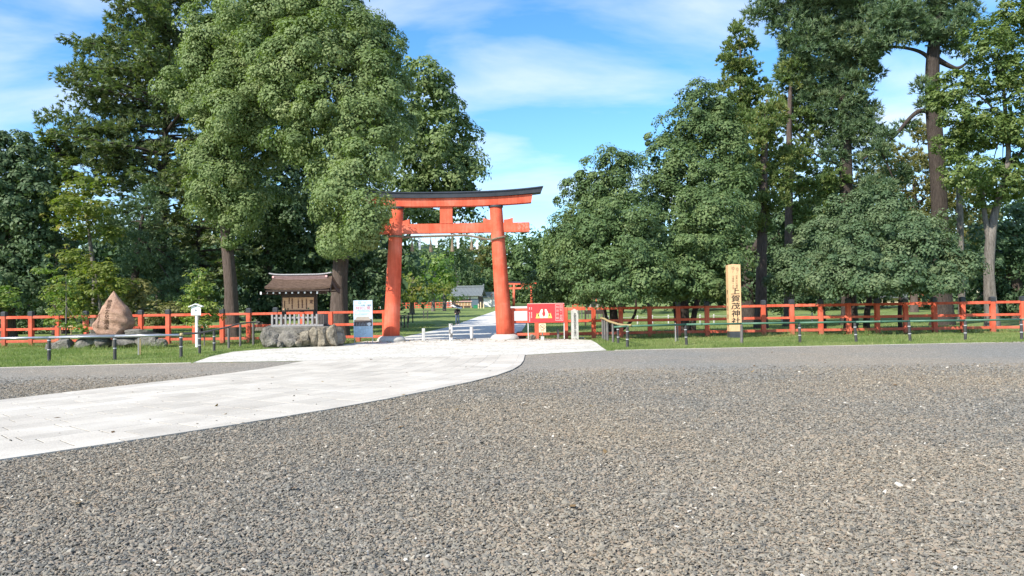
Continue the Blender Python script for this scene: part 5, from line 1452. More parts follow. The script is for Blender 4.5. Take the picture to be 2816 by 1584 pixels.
# --- right of the gate
tree('oak_tree', 'rounded glossy evergreen oak on several stems just right of the stone marker', 40, 1545,
     [(1545, 800, 0.20), (1540, 760, 0.18), (1530, 640, 0.12), (1530, 520, 0.08)],
     [(1530, 450, 70, 62), (1465, 520, 55, 65), (1540, 530, 85, 75, -1), (1435, 600, 52, 55), (1500, 615, 85, 75, -4), (1590, 580, 75, 85, -4), (1440, 690, 72, 62, -3), (1530, 705, 85, 65, -6), (1400, 655, 40, 40, 1), (1620, 680, 65, 75, -6), (1600, 755, 55, 45, -6), (1510, 765, 60, 40, -5), (1440, 740, 62, 28), (1565, 795, 34, 28, -5.5), (1390, 720, 50, 30)],
     ('broad', 'leaf_oak'), 'bark_dark', limbs=[([(1540, 845), (1525, 800), (1515, 740)], 0.10, 0.06), ([(1548, 845), (1565, 790), (1580, 720)], 0.09, 0.05), ([(1546, 845), (1600, 800), (1600, 740)], 0.10, 0.05)], per=72, cover=1.25, rc_k=1.35, leaf_k=0.74, zmin=1.62)
tree('oak_tree', 'tall broad evergreen oak rising behind the rounded oak and name pillar', 42, 1720,
     [(1720, 800, 0.26), (1722, 700, 0.22), (1735, 550, 0.16), (1750, 400, 0.1)],
     [(1765, 270, 55, 52), (1705, 340, 55, 52), (1785, 350, 75, 65), (1680, 430, 65, 65), (1760, 450, 85, 75, -1), (1840, 410, 55, 65), (1680, 520, 65, 65, -1), (1770, 560, 85, 75, -5), (1855, 520, 52, 75, -3), (1700, 620, 75, 65, -6), (1800, 655, 75, 62, -6), (1740, 720, 75, 48, -7), (1830, 735, 45, 42, -5), (1665, 730, 55, 50, -6), (1810, 300, 45, 50)],
     ('broad', 'leaf_oak'), 'bark_dark', limbs=[([(1706, 850), (1700, 780), (1690, 680)], 0.16, 0.1), ([(1742, 850), (1745, 780), (1790, 660)], 0.2, 0.1)], per=72, cover=1.25, rc_k=1.35, leaf_k=0.74, bias=0.02, zmin=1.72)
tree('oak_tree', 'wide low grey-green evergreen oak spreading over the fence behind the green pipe rail', 39.5, 2140,
     [(2140, 800, 0.28), (2142, 720, 0.24), (2150, 620, 0.16)],
     [(2130, 560, 85, 52), (2215, 525, 72, 46), (2050, 620, 72, 55), (2150, 640, 95, 62, -3), (2260, 600, 85, 62, -3), (2335, 585, 55, 45, -2), (2000, 690, 62, 55, -1), (2100, 705, 85, 45, -4), (2220, 700, 95, 52, -5.5), (2330, 655, 72, 62, -4), (2400, 680, 46, 52, -4), (2350, 718, 65, 36, -5.5), (2000, 735, 48, 26, -2), (2120, 745, 65, 20, -4.5), (2240, 742, 65, 18, -5.5)],
     ('broad', 'leaf_oak_blue'), 'bark_dark', limbs=[([(2075, 850), (2072, 790), (2060, 720)], 0.13, 0.1), ([(2180, 850), (2180, 780), (2200, 700)], 0.2, 0.1), ([(2268, 850), (2262, 790), (2270, 700)], 0.13, 0.08)], per=72, cover=1.25, rc_k=1.3, leaf_k=0.76, bias=0.12, zmin=1.9)
tree('cedar_tree', 'slim pointed cedar spire standing clear against the sky', 62, 1868,
     [(1868, 780, 0.30), (1866, 500, 0.22), (1862, 250, 0.12), (1862, 60, 0.03)],
     [(1862, 66, 14, 20), (1860, 95, 24, 22), (1842, 130, 24, 22), (1876, 128, 22, 22), (1835, 165, 28, 20), (1882, 168, 24, 20), (1855, 190, 40, 22), (1845, 240, 60, 40), (1900, 250, 55, 42), (1880, 330, 65, 52), (1830, 300, 45, 42), (1890, 420, 60, 50), (1840, 480, 60, 60)],
     ('tuft', 'leaf_cedar'), cover=0.95, tufts=9, blades_=8, blade=0.24, width=0.05, rc_k=0.75, up=0.7, n_limbs=8)
tree('cedar_tree', 'shaggy yellow-green cedar in hanging clumps behind the broad oak', 47, 1915,
     [(1915, 780, 0.34), (1918, 560, 0.28), (1922, 380, 0.2), (1930, 250, 0.08)],
     [(1935, 300, 42, 42), (1900, 365, 36, 38), (1950, 385, 36, 36), (1885, 440, 32, 36), (1925, 455, 36, 34), (1900, 510, 34, 30), (1945, 510, 30, 30), (1880, 555, 26, 22), (1915, 570, 28, 22), (1965, 450, 28, 36)],
     ('tuft', 'leaf_cedar'), cover=1.25, tufts=9, blades_=8, blade=0.26, width=0.05, rc_k=0.85, up=0.75, bias=0.12)
tree('cedar_tree', 'light green columnar cedar squeezed between the spire and the big pine', 50, 1985,
     [(1985, 780, 0.30), (1985, 500, 0.24), (1985, 250, 0.14), (1995, 170, 0.05)],
     [(2000, 190, 30, 36), (2010, 235, 38, 42), (1985, 300, 44, 42), (2020, 320, 36, 50), (2000, 400, 36, 40), (2045, 470, 42, 36), (2090, 455, 38, 26), (2030, 540, 46, 36)],
     ('tuft', 'leaf_cedar'), cover=1.1, tufts=9, blades_=8, blade=0.26, width=0.05, rc_k=0.85, up=0.75)
tree('pine_tree', 'tall dark-trunked pine with billowing blue-green needles above the cedars', 50, 2135,
     [(2135, 780, 0.42), (2130, 560, 0.40), (2128, 420, 0.38), (2125, 280, 0.32), (2100, 170, 0.22), (2080, 60, 0.12)],
     [(1932, 30, 42, 34), (2000, 60, 58, 46), (2075, 40, 75, 60), (2055, 130, 75, 50), (2015, 200, 55, 48), (2120, 110, 62, 52), (2095, 200, 55, 42), (2170, 35, 55, 42), (2045, 265, 52, 34), (2150, 150, 42, 40), (2165, 275, 34, 36), (2178, 195, 28, 26), (2070, 330, 32, 36), (2190, 310, 26, 26), (2010, -20, 90, 40), (2120, -30, 90, 40), (2012, 135, 40, 40), (2090, 270, 50, 40), (2130, 230, 50, 40), (2030, 90, 60, 50), (2200, 90, 40, 30), (2150, 330, 40, 30), (2050, 200, 60, 50), (2172, 330, 38, 32), (2190, 400, 36, 24), (2080, 395, 34, 28), (2100, 330, 40, 34)],
     ('tuft', 'leaf_pine'), 'bark_dark', inner=0.15, limbs=[([(2128, 300), (2160, 290), (2190, 250)], 0.12, 0.04), ([(2126, 420), (2070, 400), (2040, 380)], 0.10, 0.03)], cover=1.25, tufts=11, blades_=9, blade=0.36, width=0.04, bias=0.08)
tree('pine_tree', 'old thick-trunked pine with a bare crooked bough reaching left across the sky', 47, 2370,
     [(2370, 780, 0.50), (2366, 560, 0.46), (2356, 400, 0.43), (2348, 260, 0.42), (2345, 150, 0.38), (2355, 60, 0.28), (2370, -60, 0.16)],
     [(2270, 50, 55, 34), (2320, 30, 60, 42), (2235, 90, 48, 26), (2395, 25, 55, 32), (2345, -30, 110, 40), (2370, 70, 50, 34), (2420, 60, 46, 30), (2300, 80, 50, 26), (2390, 110, 36, 20), (2240, 20, 50, 30), (2290, 100, 36, 18), (2215, 130, 30, 20), (2235, 345, 20, 12), (2280, 325, 18, 9), (2205, 385, 26, 20), (2250, 440, 30, 24), (2215, 470, 34, 22), (2325, 230, 10, 26), (2330, 270, 8, 16), (2235, 575, 55, 26, -6.5), (2190, 600, 36, 22, -6.5), (2265, 615, 36, 18, -6.5)],
     ('tuft', 'leaf_pine'), 'bark_dark', limbs=[([(2345, 285), (2315, 275), (2285, 300), (2250, 345), (2210, 375), (2172, 400)], 0.17, 0.05), ([(2345, 155), (2320, 130), (2270, 118), (2205, 118)], 0.15, 0.05), ([(2358, 150), (2385, 165), (2410, 175), (2440, 152)], 0.20, 0.05), ([(2215, 378), (2235, 420), (2255, 470)], 0.07, 0.02), ([(2352, 60), (2300, 40), (2260, 10)], 0.10, 0.03)],
     n_limbs=0, cover=1.15, tufts=10, blades_=9, blade=0.36, width=0.04)
tree('broadleaf_tree', 'airy yellow-green broadleaf tree with a pale forked trunk at the right edge', 42, 2495,
     [(2495, 800, 0.30), (2488, 700, 0.27), (2490, 610, 0.26), (2505, 520, 0.18), (2540, 420, 0.14), (2530, 300, 0.10), (2520, 150, 0.06)],
     [(2400, 225, 58, 46), (2475, 110, 52, 46), (2535, 60, 52, 52), (2500, 200, 70, 55), (2420, 300, 50, 36), (2400, 368, 52, 30), (2480, 330, 70, 46), (2560, 300, 50, 70), (2440, 435, 62, 38), (2520, 450, 75, 50), (2380, 260, 36, 40), (2560, 180, 45, 52), (2480, 495, 46, 26), (2590, 420, 50, 90), (2590, 40, 50, 70)],
     ('broad', 'leaf_edge'), 'bark_grey', limbs=[([(2490, 620), (2475, 530), (2468, 440)], 0.17, 0.08), ([(2535, 430), (2570, 380), (2600, 330)], 0.09, 0.03), ([(2520, 300), (2470, 240), (2420, 230)], 0.07, 0.02)], per=38, cover=1.5, rc_k=1.0, leaf_k=0.9, inner=0.15, flat_n=0.6, squash=0.65, bias=0.0, fill=0.35)
tree('pine_tree', 'slender pine with a straight pale trunk behind the old thick pine', 53, 2420,
     [(2420, 780, 0.22), (2416, 600, 0.21), (2412, 440, 0.19), (2408, 330, 0.1)], [(2410, 340, 40, 30), (2440, 380, 34, 26), (2385, 410, 26, 18)], ('tuft', 'leaf_pine'), 'bark_grey', cover=0.8, tufts=8, blades_=8)
tree('oak_tree', 'shaded dark evergreen oak behind the forked pale trunk', 58, 2560,
     [(2560, 780, 0.35), (2555, 680, 0.3), (2550, 560, 0.2)],
     [(2490, 640, 60, 75), (2560, 610, 55, 85), (2510, 745, 80, 50), (2440, 770, 50, 40), (2580, 740, 50, 70), (2600, 560, 50, 80), (2450, 690, 26, 50)],
     ('broad', 'leaf_oak_blue'), per=26, cover=1.0, bias=-0.08)
tree('pine_tree', 'sunlit olive pine far behind the bare crooked bough', 84, 2300,
     [(2300, 780, 0.35), (2300, 600, 0.28), (2300, 450, 0.18)],
     [(2265, 410, 52, 36), (2325, 440, 52, 42), (2240, 470, 50, 36), (2330, 520, 46, 40), (2280, 540, 60, 34), (2312, 325, 26, 12), (2318, 345, 20, 14), (2440, 470, 46, 32), (2380, 480, 46, 40), (2440, 560, 50, 50), (2180, 480, 50, 40)],
     ('tuft', 'leaf_olive'), cover=1.0, tufts=8, blades_=8, blade=0.3, width=0.05)
tree('oak_tree', 'deep shaded oak behind the name pillar, under the cedars', 58, 1875,
     [(1875, 800, 0.72), (1875, 740, 0.66), (1890, 620, 0.4)],
     [(1920, 640, 65, 80), (1975, 570, 60, 60), (1895, 720, 60, 60), (2020, 530, 55, 40), (1960, 720, 60, 60), (2060, 560, 50, 50), (2120, 520, 60, 36), (2040, 740, 60, 36), (2080, 470, 50, 44), (2180, 500, 60, 50), (2000, 460, 50, 50)],
     ('broad', 'leaf_oak_blue'), 'bark_dark', per=26, cover=1.0, bias=-0.1)
# ------------------------------------------------------------------ beyond the gate: wood, house, fence, people
FAR = [
 ('light green rounded tree left of the gateway view', 118, 965, [(985, 690, 45, 42), (955, 745, 40, 36), (1000, 740, 30, 30)], 'leaf_light', 'broad', 0.0),
 ('mid green tree behind the left gate pillar', 150, 1035, [(1045, 665, 48, 36), (1020, 715, 46, 44), (1060, 720, 40, 40)], 'leaf_oak', 'broad', 0.15),
 ('bright green tree top seen in the middle of the gateway', 135, 1090, [(1098, 676, 36, 26), (1075, 715, 36, 26), (1118, 708, 30, 28)], 'leaf_light', 'broad', -0.1),
 ('yellow-green maple with a bare forked trunk on the far lawn', 112, 1037, [(1035, 735, 46, 20), (1075, 752, 48, 16), (1010, 765, 40, 18), (1050, 772, 40, 14), (1095, 735, 36, 16)], 'leaf_maple', 'broad', -0.05),
 ('low bright maple left of the grey-roofed house', 140, 1118, [(1118, 758, 32, 22), (1105, 778, 30, 16), (1135, 775, 22, 20)], 'leaf_light', 'broad', -0.1),
 ('dark cedar behind the grey-roofed house', 185, 1150, [(1140, 640, 36, 40), (1160, 690, 36, 46), (1145, 745, 30, 36)], 'leaf_oak_blue', 'tuft', 0.1),
 ('rounded green tree behind the roof of the far house', 195, 1190, [(1185, 690, 38, 36), (1205, 725, 30, 34), (1170, 735, 26, 26)], 'leaf_oak', 'broad', 0.1),
 ('brown tinged cedar behind the shrine rope', 205, 1215, [(1215, 650, 26, 40), (1220, 710, 26, 46)], 'leaf_olive', 'tuft', -0.1),
 ('tall dark tree behind the right gate pillar', 205, 1275, [(1270, 640, 45, 40), (1250, 690, 45, 46), (1290, 700, 45, 50), (1265, 740, 45, 36)], 'leaf_oak', 'broad', -0.05),
 ('dense green tree right of the right gate pillar', 200, 1340, [(1340, 630, 42, 40), (1320, 690, 48, 48), (1370, 680, 48, 50), (1340, 735, 50, 34)], 'leaf_oak', 'broad', 0.0),
 ('dense dark tree behind the red event board', 100, 1410, [(1405, 640, 40, 46), (1430, 600, 40, 46), (1425, 700, 40, 48), (1460, 690, 46, 60), (1380, 700, 28, 30)], 'leaf_oak', 'broad', 0.1),
]
for lab, d, base, bl, mat, kind, bias in FAR:
    bl = [(b[0], b[1] - 8, b[2], b[3]) for b in bl]
    kw = dict(per=20, cover=1.0, rc_k=1.15, bias=bias, zmin=gz(d) + 1.9) if kind == 'broad' else dict(cover=1.0, tufts=8, blades_=7, blade=0.26, width=0.05, bias=bias)
    tree('tree' if kind == 'broad' else 'cedar_tree', lab, d, base, [(base, 800, 0.35), (base, 740, 0.25), (base + 3, 690, 0.12)], bl, (kind, mat), 'bark_grey', group='trees beyond the gate', **kw)
def wood_mass():
    """distant wood on rising ground: one mass"""
    B = []
    for x in np.arange(-70, 110, 5.5):
        for dd, h in ((235, 13), (262, 20), (290, 27)):
            xx = x * dd / 235 + rng.normal(0, 2); s = rng.uniform(0.8, 1.25)
            k = 1.0 + 0.35 * max(0.0, (xx - 20) / 90)
            B.append((xx, dd + rng.normal(0, 4), gz(dd) + h * 0.45 * s * k, 4.6 * s, 4.5 * s, h * 0.52 * s * k))
    V, t = broad_crown(np.array(B), 240, per=12, cover=0.55, rc_k=0.9, inner=0.1, leaf_k=1.2)
    tag(quads_obj('distant_wood', V, 4, 'leaf_oak', None, t), 'mass of distant woodland closing the view beyond the shrine lawn', 'wood', kind='stuff')
    return len(V)
NW = wood_mass()
def side_wood(name, label, x0, x1, y0, y1, n, h, leaf):
    B = []
    for _ in range(n):
        x = rng.uniform(x0, x1); y = rng.uniform(y0, y1); s = rng.uniform(0.7, 1.2)
        B.append((x, y, gz(y) + h * 0.5 * s, 4.0 * s, 3.5 * s, h * 0.5 * s))
    V, t = broad_crown(np.array(B), 120, per=12, cover=0.5, rc_k=0.9, inner=0.1, leaf_k=1.1)
    tag(quads_obj(name, V, 4, leaf, None, t), label, 'wood', kind='stuff'); return len(V)
NW += side_wood('background_wood', 'dark undergrowth and woodland far behind the left camphor trees', -80, -13, 84, 104, 60, 13, 'leaf_oak_blue')
NW += side_wood('background_wood', 'dark undergrowth and woodland far behind the right hand oaks', 16, 80, 92, 116, 60, 13, 'leaf_oak_blue')
def mountain():
    mb = MB(); n = 60
    for i in range(n + 1):
        t = i / n; x = -2600 + 4200 * t
        h = 150 + 130 * math.exp(-((x + 430) / 330) ** 2) + 60 * math.exp(-((x + 1400) / 500) ** 2) + 50 * math.exp(-((x - 700) / 500) ** 2) + 12 * math.sin(x * 0.012) + 7 * math.sin(x * 0.031)
        for k, (dy, f) in enumerate(((0, 0.0), (250, 0.45), (480, 0.8), (700, 1.0), (1100, 0.3))):
            mb.v.append((x, 2700 + dy + 60 * math.sin(x * 0.006 + k), h * f - (2 if k == 0 else 0)))
    for i in range(n):
        for k in range(4): a = i * 5 + k; mb.f.append((a, a + 1, a + 6, a + 5))
    grainy('mountain_forest', (0.030, 0.055, 0.040), (0.055, 0.085, 0.060), 0.01, 0.95, bstr=0.6, bdist=12, spec=0.0, fine=0.06)
    tag(mb.build('mountain', 'mountain_forest', smooth=True), kind='structure')
mountain()

# second, distant torii
d2 = 188.0; zg2 = gz(d2); k2 = d2 / FPX
t2x = at(1413, 840, d2).x
g2 = thing('torii_gate', 'small distant vermilion torii gate at the far end of the approach path', 'torii gate', (t2x + 2.2, d2, zg2))
for s in (-1, 1):
    MB().tube([(s * 2.25, 0, -0.1), (s * 2.05, 0, 5.3)], [0.33, 0.27], 16).build('pillar', 'vermilion', g2, smooth=True)
curve_beam('lintel', 'vermilion', 5.3, 0.45, 3.4, 3.5, 0.5, 0.15, g2); curve_beam('cap_beam', 'copper_roof', 5.76, 0.3, 3.8, 3.9, 0.7, 0.2, g2)
MB().bbox(-3.3, 3.3, -0.13, 0.13, 4.2, 4.65, 0.01).build('tie_beam', 'vermilion', g2)
MB().bbox(-0.3, 0.3, -0.15, 0.15, 4.653, 5.3, 0.01).build('centre_strut', 'vermilion', g2)
# far fence
def far_fence(px0, px1, d, label, n, h=1.3):
    x0, x1 = at(px0, 845, d).x, at(px1, 845, d).x
    r = thing('red_fence', label, 'fence', (x0, d, gz(d)))
    for i in range(n + 1):
        x = (x1 - x0) * i / n; MB().bbox(x - 0.11, x + 0.11, -0.11, 0.11, -0.1, h + 0.05, 0.01).build('post', 'vermilion', r)
    for i in range(n):
        a, b = (x1 - x0) * i / n + 0.112, (x1 - x0) * (i + 1) / n - 0.112
        for z in (0.15, 0.68, h - 0.08): MB().box(a, b, -0.06, 0.06, z - 0.08, z + 0.08).build('rail', 'vermilion', r)
far_fence(1060, 1255, 178, 'long distant vermilion fence across the lawn left of the grey-roofed house', 17)
far_fence(1018, 1058, 120, 'bit of vermilion fence seen between the poster and the left gate pillar', 5, 1.4)
far_fence(1575, 1640, 150, 'short distant vermilion fence seen above the stone marker', 5, 2.2)
far_fence(2505, 2565, 110, 'sunlit vermilion fence far back under the right hand oaks', 5, 1.9)

grainy('tile_roof', (0.12, 0.14, 0.145), (0.19, 0.21, 0.215), 6.0, 0.6, stretch=(1, 1, 1), bstr=0.3, spec=0.4)
flat('plaster', (0.78, 0.76, 0.70), 0.85)
flat('cream_wall', (0.66, 0.57, 0.40), 0.85)
flat('green_bin', (0.03, 0.22, 0.10), 0.4)
def house():
    d = 176.0; z = gz(d); s = d / FPX
    c = at(1290, 848, d); L = 3.6; Dp = 2.6
    h = thing('shrine_office', 'small house with grey tiled gable roof and dark timber walls beyond the lawn', 'house', (c.x - 0.4, d, z), R(-9))
    MB().box(-L + 0.4, L - 0.4, -Dp + 0.5, Dp - 0.5, -0.1, 2.55).build('wall', 'dark_wood', h)
    for i, (a, b) in enumerate(((-2.9, -0.95), (-0.85, 1.0), (1.25, 3.0))):
        MB().box(a, b, -Dp + 0.46, -Dp + 0.497, 2.0, 2.5).build('plaster_panel', 'plaster', h)
    MB().box(1.3, 3.05, -Dp + 0.45, -Dp + 0.497, 0.1, 1.9).build('door', 'poster_ink', h)
    MB().box(-2.9, 1.0, -Dp + 0.45, -Dp + 0.497, 1.5, 1.95).build('shutter', 'dark_wood', h)
    zr, ze = 4.75, 2.75
    for sg in (-1, 1):
        mb = MB(); v = []
        for x in (-L - 0.4, L + 0.4):
            v += [(x, 0, zr), (x, sg * Dp * 0.5, (zr + ze) / 2 - 0.12), (x, sg * (Dp + 0.3), ze)]
        v += [(p[0], p[1], p[2] - 0.16) for p in v]
        mb.add(v, [(0, 1, 4, 3), (1, 2, 5, 4), (6, 9, 10, 7), (7, 10, 11, 8), (2, 8, 11, 5), (0, 6, 7, 1), (1, 7, 8, 2), (3, 4, 10, 9), (4, 5, 11, 10), (0, 3, 9, 6)])
        rs = mb.build('roof_slope', 'tile_roof', h)
        for i in range(26):
            x = -L - 0.35 + (2 * L + 0.7) * i / 25
            MB().tube([(x, sg * 0.1, zr - 0.02), (x, sg * Dp * 0.5, (zr + ze) / 2 - 0.10), (x, sg * (Dp + 0.28), ze + 0.02)], 0.06, 5).build('tile_rib', 'tile_roof', rs)
    MB().bbox(-L - 0.42, L + 0.42, -0.18, 0.18, zr - 0.02, zr + 0.32, 0.03).build('ridge', 'tile_roof', h)
    for sg in (-1, 1): MB().bbox(sg * (L + 0.30) - 0.15, sg * (L + 0.30) + 0.15, -0.22, 0.22, zr + 0.1, zr + 0.62, 0.05).build('ridge_tile', 'tile_roof', h)
    for sg in (-1, 1):
        x = sg * (L - 0.38)
        g = MB().prism([(-Dp + 0.55, 2.56), (Dp - 0.55, 2.56), (0, zr - 0.25)], -0.02, 0.02).build('gable', 'plaster', h); g.rotation_euler = (0, 0, math.pi / 2); g.location = (x, 0, 0)
        for yy in (-0.9, 0.0, 0.9): MB().box(x - 0.04, x + 0.04, yy - 0.08, yy + 0.08, 2.57, 3.9 - abs(yy)).build('gable_strut', 'dark_wood', h)
    # white annex
    c2 = at(1240, 846, 184); an = thing('annex', 'low white plastered annex left of the grey-roofed house', 'house', (c2.x, 184, gz(184)))
    MB().box(-1.6, 2.4, -1.5, 1.5, -0.1, 2.6).build('wall', 'plaster', an); MB().bbox(-2.0, 2.7, -1.9, 1.9, 2.603, 2.8, 0.04).build('roof', 'tile_roof', an)
    MB().box(-1.3, 0.0, -1.56, -1.503, 0.3, 1.3).build('window', 'poster_ink', an)
    # cream wall with tiled coping behind
    for px0, px1, dd, lab, hh, mt in ((1330, 1400, 186, 'cream wall with grey tiled coping right of the house', 3.6, 'plaster'), (2425, 2490, 125, 'sunlit cream wall far back under the low oak', 1.9, 'cream_wall')):
        a, b = at(px0, 845, dd).x, at(px1, 845, dd).x; w = thing('garden_wall', lab, 'wall', ((a + b) / 2, dd, gz(dd)))
        MB().box(-(b - a) / 2, (b - a) / 2, -0.2, 0.2, -0.1, hh * 0.62).build('wall', mt, w)
        MB().prism([(-(b - a) / 2 - 0.2, hh * 0.62 + 0.003), ((b - a) / 2 + 0.2, hh * 0.62 + 0.003), ((b - a) / 2, hh), (-(b - a) / 2, hh)], -0.7, 0.7).build('coping', 'tile_roof', w)
    # plaque rack, bin, lamp
    c3 = at(1275, 848, 165); r = thing('plaque_rack', 'roofed wooden rack hung with small tan plaques before the far house', 'rack', (c3.x, 165, gz(165)))
    for x in (-1.6, 0.0, 1.6): MB().box(x - 0.07, x + 0.07, -0.07, 0.07, -0.1, 1.45).build('post', 'hinoki', r)
    MB().prism([(-1.9, 1.453), (1.9, 1.453), (1.8, 1.6), (-1.8, 1.6)], -0.4, 0.4).build('roof', 'board_pink', r)
    for z_ in (0.55, 0.95): MB().box(-1.7, 1.7, -0.12, -0.075, z_, z_ + 0.07).build('bar', 'hinoki', r)
    for i in range(20):
        MB().box(-1.5 + (i % 10) * 0.32, -1.28 + (i % 10) * 0.32, -0.15, -0.125, 1.03 - (i // 10) * 0.38, 1.25 - (i // 10) * 0.38 + 0.04 * (i % 3)).build('plaque', ('notice_wood', 'sign_cream')[i % 2], r)
    c4 = at(1308, 848, 163); b4 = thing('waste_bin', 'green box on the lawn before the far house', 'bin', (c4.x, 163, gz(163)))
    MB().bbox(-0.45, 0.45, -0.3, 0.3, -0.05, 0.62, 0.03).build('body', 'green_bin', b4); MB().bbox(-0.48, 0.48, -0.33, 0.33, 0.623, 0.70, 0.03).build('lid', 'green_bin', b4)
    for px, top, lab in ((1353, 812, 'thin dark lamp post right of the far house'),):
        c5 = at(px, 848, 150); hh = at(px, top, 150).z - gz(150); l5 = thing('lamp_post', lab, 'lamp post', (c5.x, 150, gz(150)))
        MB().tube([(0, 0, -0.1), (0, 0, hh)], 0.06, 8).build('pole', 'dark_wood', l5); MB().lathe([(0.05, hh), (0.2, hh + 0.02), (0.14, hh + 0.3), (0.02, hh + 0.36)], n=8).build('lantern', 'dark_wood', l5)
    for i, (px, hgt) in enumerate(((1322, 1.3), (1330, 1.0), (1316, 0.9))):
        c6 = at(px, 848, 160); s6 = thing('stone_post', ('tall pale stone post beside the green box', 'squat pale stone post near the cream wall', 'shortest pale post touching the green box')[i], 'post', (c6.x, 160, gz(160)))
        MB().bbox(-0.12, 0.12, -0.12, 0.12, -0.1, hgt, 0.02).build('shaft', 'sign_cream', s6); MB().lathe([(0.17, hgt + 0.002), (0.05, hgt + 0.12)], n=4).build('cap', 'pale_stone', s6)
house()
# dark roofed board behind the first oak
c = at(1634, 850, 60.0); hb = thing('information_board', 'dark roofed information board behind the fence beside the rounded oak', 'notice board', (c.x, 60.0, 0))
for x in (-0.7, 0.7): MB().box(x - 0.06, x + 0.06, -0.06, 0.06, -0.1, 2.1).build('post', 'dark_wood', hb)
MB().box(-0.635, 0.635, -0.04, 0.04, 0.9, 1.9).build('panel', 'dark_wood', hb); MB().prism([(-1.0, 2.1), (1.0, 2.1), (0, 2.55)], -0.4, 0.4).build('roof', 'dark_wood', hb)
MB().box(-0.4, 0.4, -0.048, -0.042, 1.2, 1.7).build('sheet', 'poster_roof', hb)
# low rails on the far lawn
def lawn_rail(pxs, d, h, label, mat, rope_=True):
    X = [at(p, 860, d).x for p in pxs]; r = thing('lawn_rail', label, 'rail', (X[0], d, gz(d)))
    for x in X:
        p = MB().lathe([(0.06, -0.1), (0.06, h - 0.03), (0.03, h)], n=8).build('post', mat, r); p.location = (x - X[0], 0, 0)
    for a, b in zip(X, X[1:]):
        MB().tube([(a - X[0], -0.06, h * 0.82), ((a + b) / 2 - X[0], -0.06, h * 0.76), (b - X[0], -0.06, h * 0.82)], 0.018, 6).build('rope', mat, r)
lawn_rail([1672, 1753, 1794, 1838, 1925, 1963, 2012, 2086, 2150, 2233], 62, 0.72, 'white stakes with a slack rope on the lawn behind the right fence', 'bollard_white')
lawn_rail([1592, 1600, 1609, 1617, 1626, 1634, 1643, 1652, 1661], 80, 0.95, 'close-set weathered stakes on the lawn behind the stone marker', 'log_post')
for pxs, d, h, lab in (([1103, 1112, 1121], 62, 0.95, 'dark low timber rail on the lawn beside the left gate pillar'), ([1124, 1135], 75, 0.9, 'thin two-legged timber rail further out on the lawn'), ([1165, 1176], 88, 0.85, 'far small timber rail in rough grass on the lawn')):
    X = [at(p, 870, d).x for p in pxs]; r = thing('timber_rail', lab, 'rail', (X[0], d, gz(d)))
    for x in X: MB().box(x - X[0] - 0.05, x - X[0] + 0.05, -0.05, 0.05, -0.1, h).build('post', 'rail_post', r)
    MB().box(-0.15, X[-1] - X[0] + 0.15, -0.07, 0.07, h + 0.002, h + 0.07).build('top_bar', 'log_post', r)
# white van far left
c = at(1035, 842, 125); vn = thing('van', 'white van parked far behind, between poster and left gate pillar', 'van', (c.x, 125, gz(125)))
MB().prism([(-1.7, 0.35), (1.7, 0.35), (1.7, 1.05), (1.35, 1.2), (0.95, 1.85), (-1.6, 1.9), (-1.7, 1.7)], -0.75, 0.75).build('body', 'white_paint', vn)
MB().prism([(0.25, 1.25), (1.15, 1.25), (0.85, 1.75), (0.25, 1.75)], -0.76, 0.76).build('window', 'poster_ink', vn)
MB().prism([(-1.4, 1.25), (0.1, 1.25), (0.1, 1.75), (-1.4, 1.75)], -0.76, 0.76).build('window', 'poster_ink', vn)
for x in (-1.1, 1.1):
    for y in (-0.66, 0.66):
        w = MB().lathe([(0.30, -0.09), (0.32, -0.05), (0.32, 0.05), (0.30, 0.09)], n=16).build('wheel', 'black_cap', vn); w.rotation_euler = (math.pi / 2, 0, 0); w.location = (x, y, 0.32)
        q = MB().lathe([(0.17, -0.1), (0.17, 0.1)], n=12).build('rim', 'tape', w)

# ------------------------------------------------------------------ person walking away under a parasol
flat('skin', (0.55, 0.36, 0.27), 0.6); flat('hair', (0.02, 0.017, 0.015), 0.5); flat('black_cloth', (0.025, 0.023, 0.026), 0.85); flat('denim', (0.085, 0.12, 0.18), 0.85); flat('shoe', (0.7, 0.69, 0.66), 0.6)
def skin_mesh(name, verts, edges, radii, mat, parent, root=0, sub=2):
    me = bpy.data.meshes.new(name); me.from_pydata(verts, edges, [])
    ob = bpy.data.objects.new(name, me); col.objects.link(ob)
    md = ob.modifiers.new('skin', 'SKIN'); ss = ob.modifiers.new('sub', 'SUBSURF'); ss.levels = sub; ss.render_levels = sub
    sv = me.skin_vertices[0].data if me.skin_vertices else None
    if sv is None:
        bm = bmesh.new(); bm.from_mesh(me); bm.verts.layers.skin.verify(); bm.to_mesh(me); bm.free(); sv = me.skin_vertices[0].data
    for i, r in enumerate(radii): sv[i].radius = r if hasattr(r, '__len__') else (r, r); sv[i].use_root = (i == root)
    dg = bpy.context.evaluated_depsgraph_get(); m2 = bpy.data.meshes.new_from_object(ob.evaluated_get(dg))
    bpy.data.objects.remove(ob)
    m2.materials.clear(); m2.materials.append(MATS[mat]); m2.polygons.foreach_set('use_smooth', [True] * len(m2.polygons))
    o2 = bpy.data.objects.new(name, m2); col.objects.link(o2); o2.parent = parent
    return o2
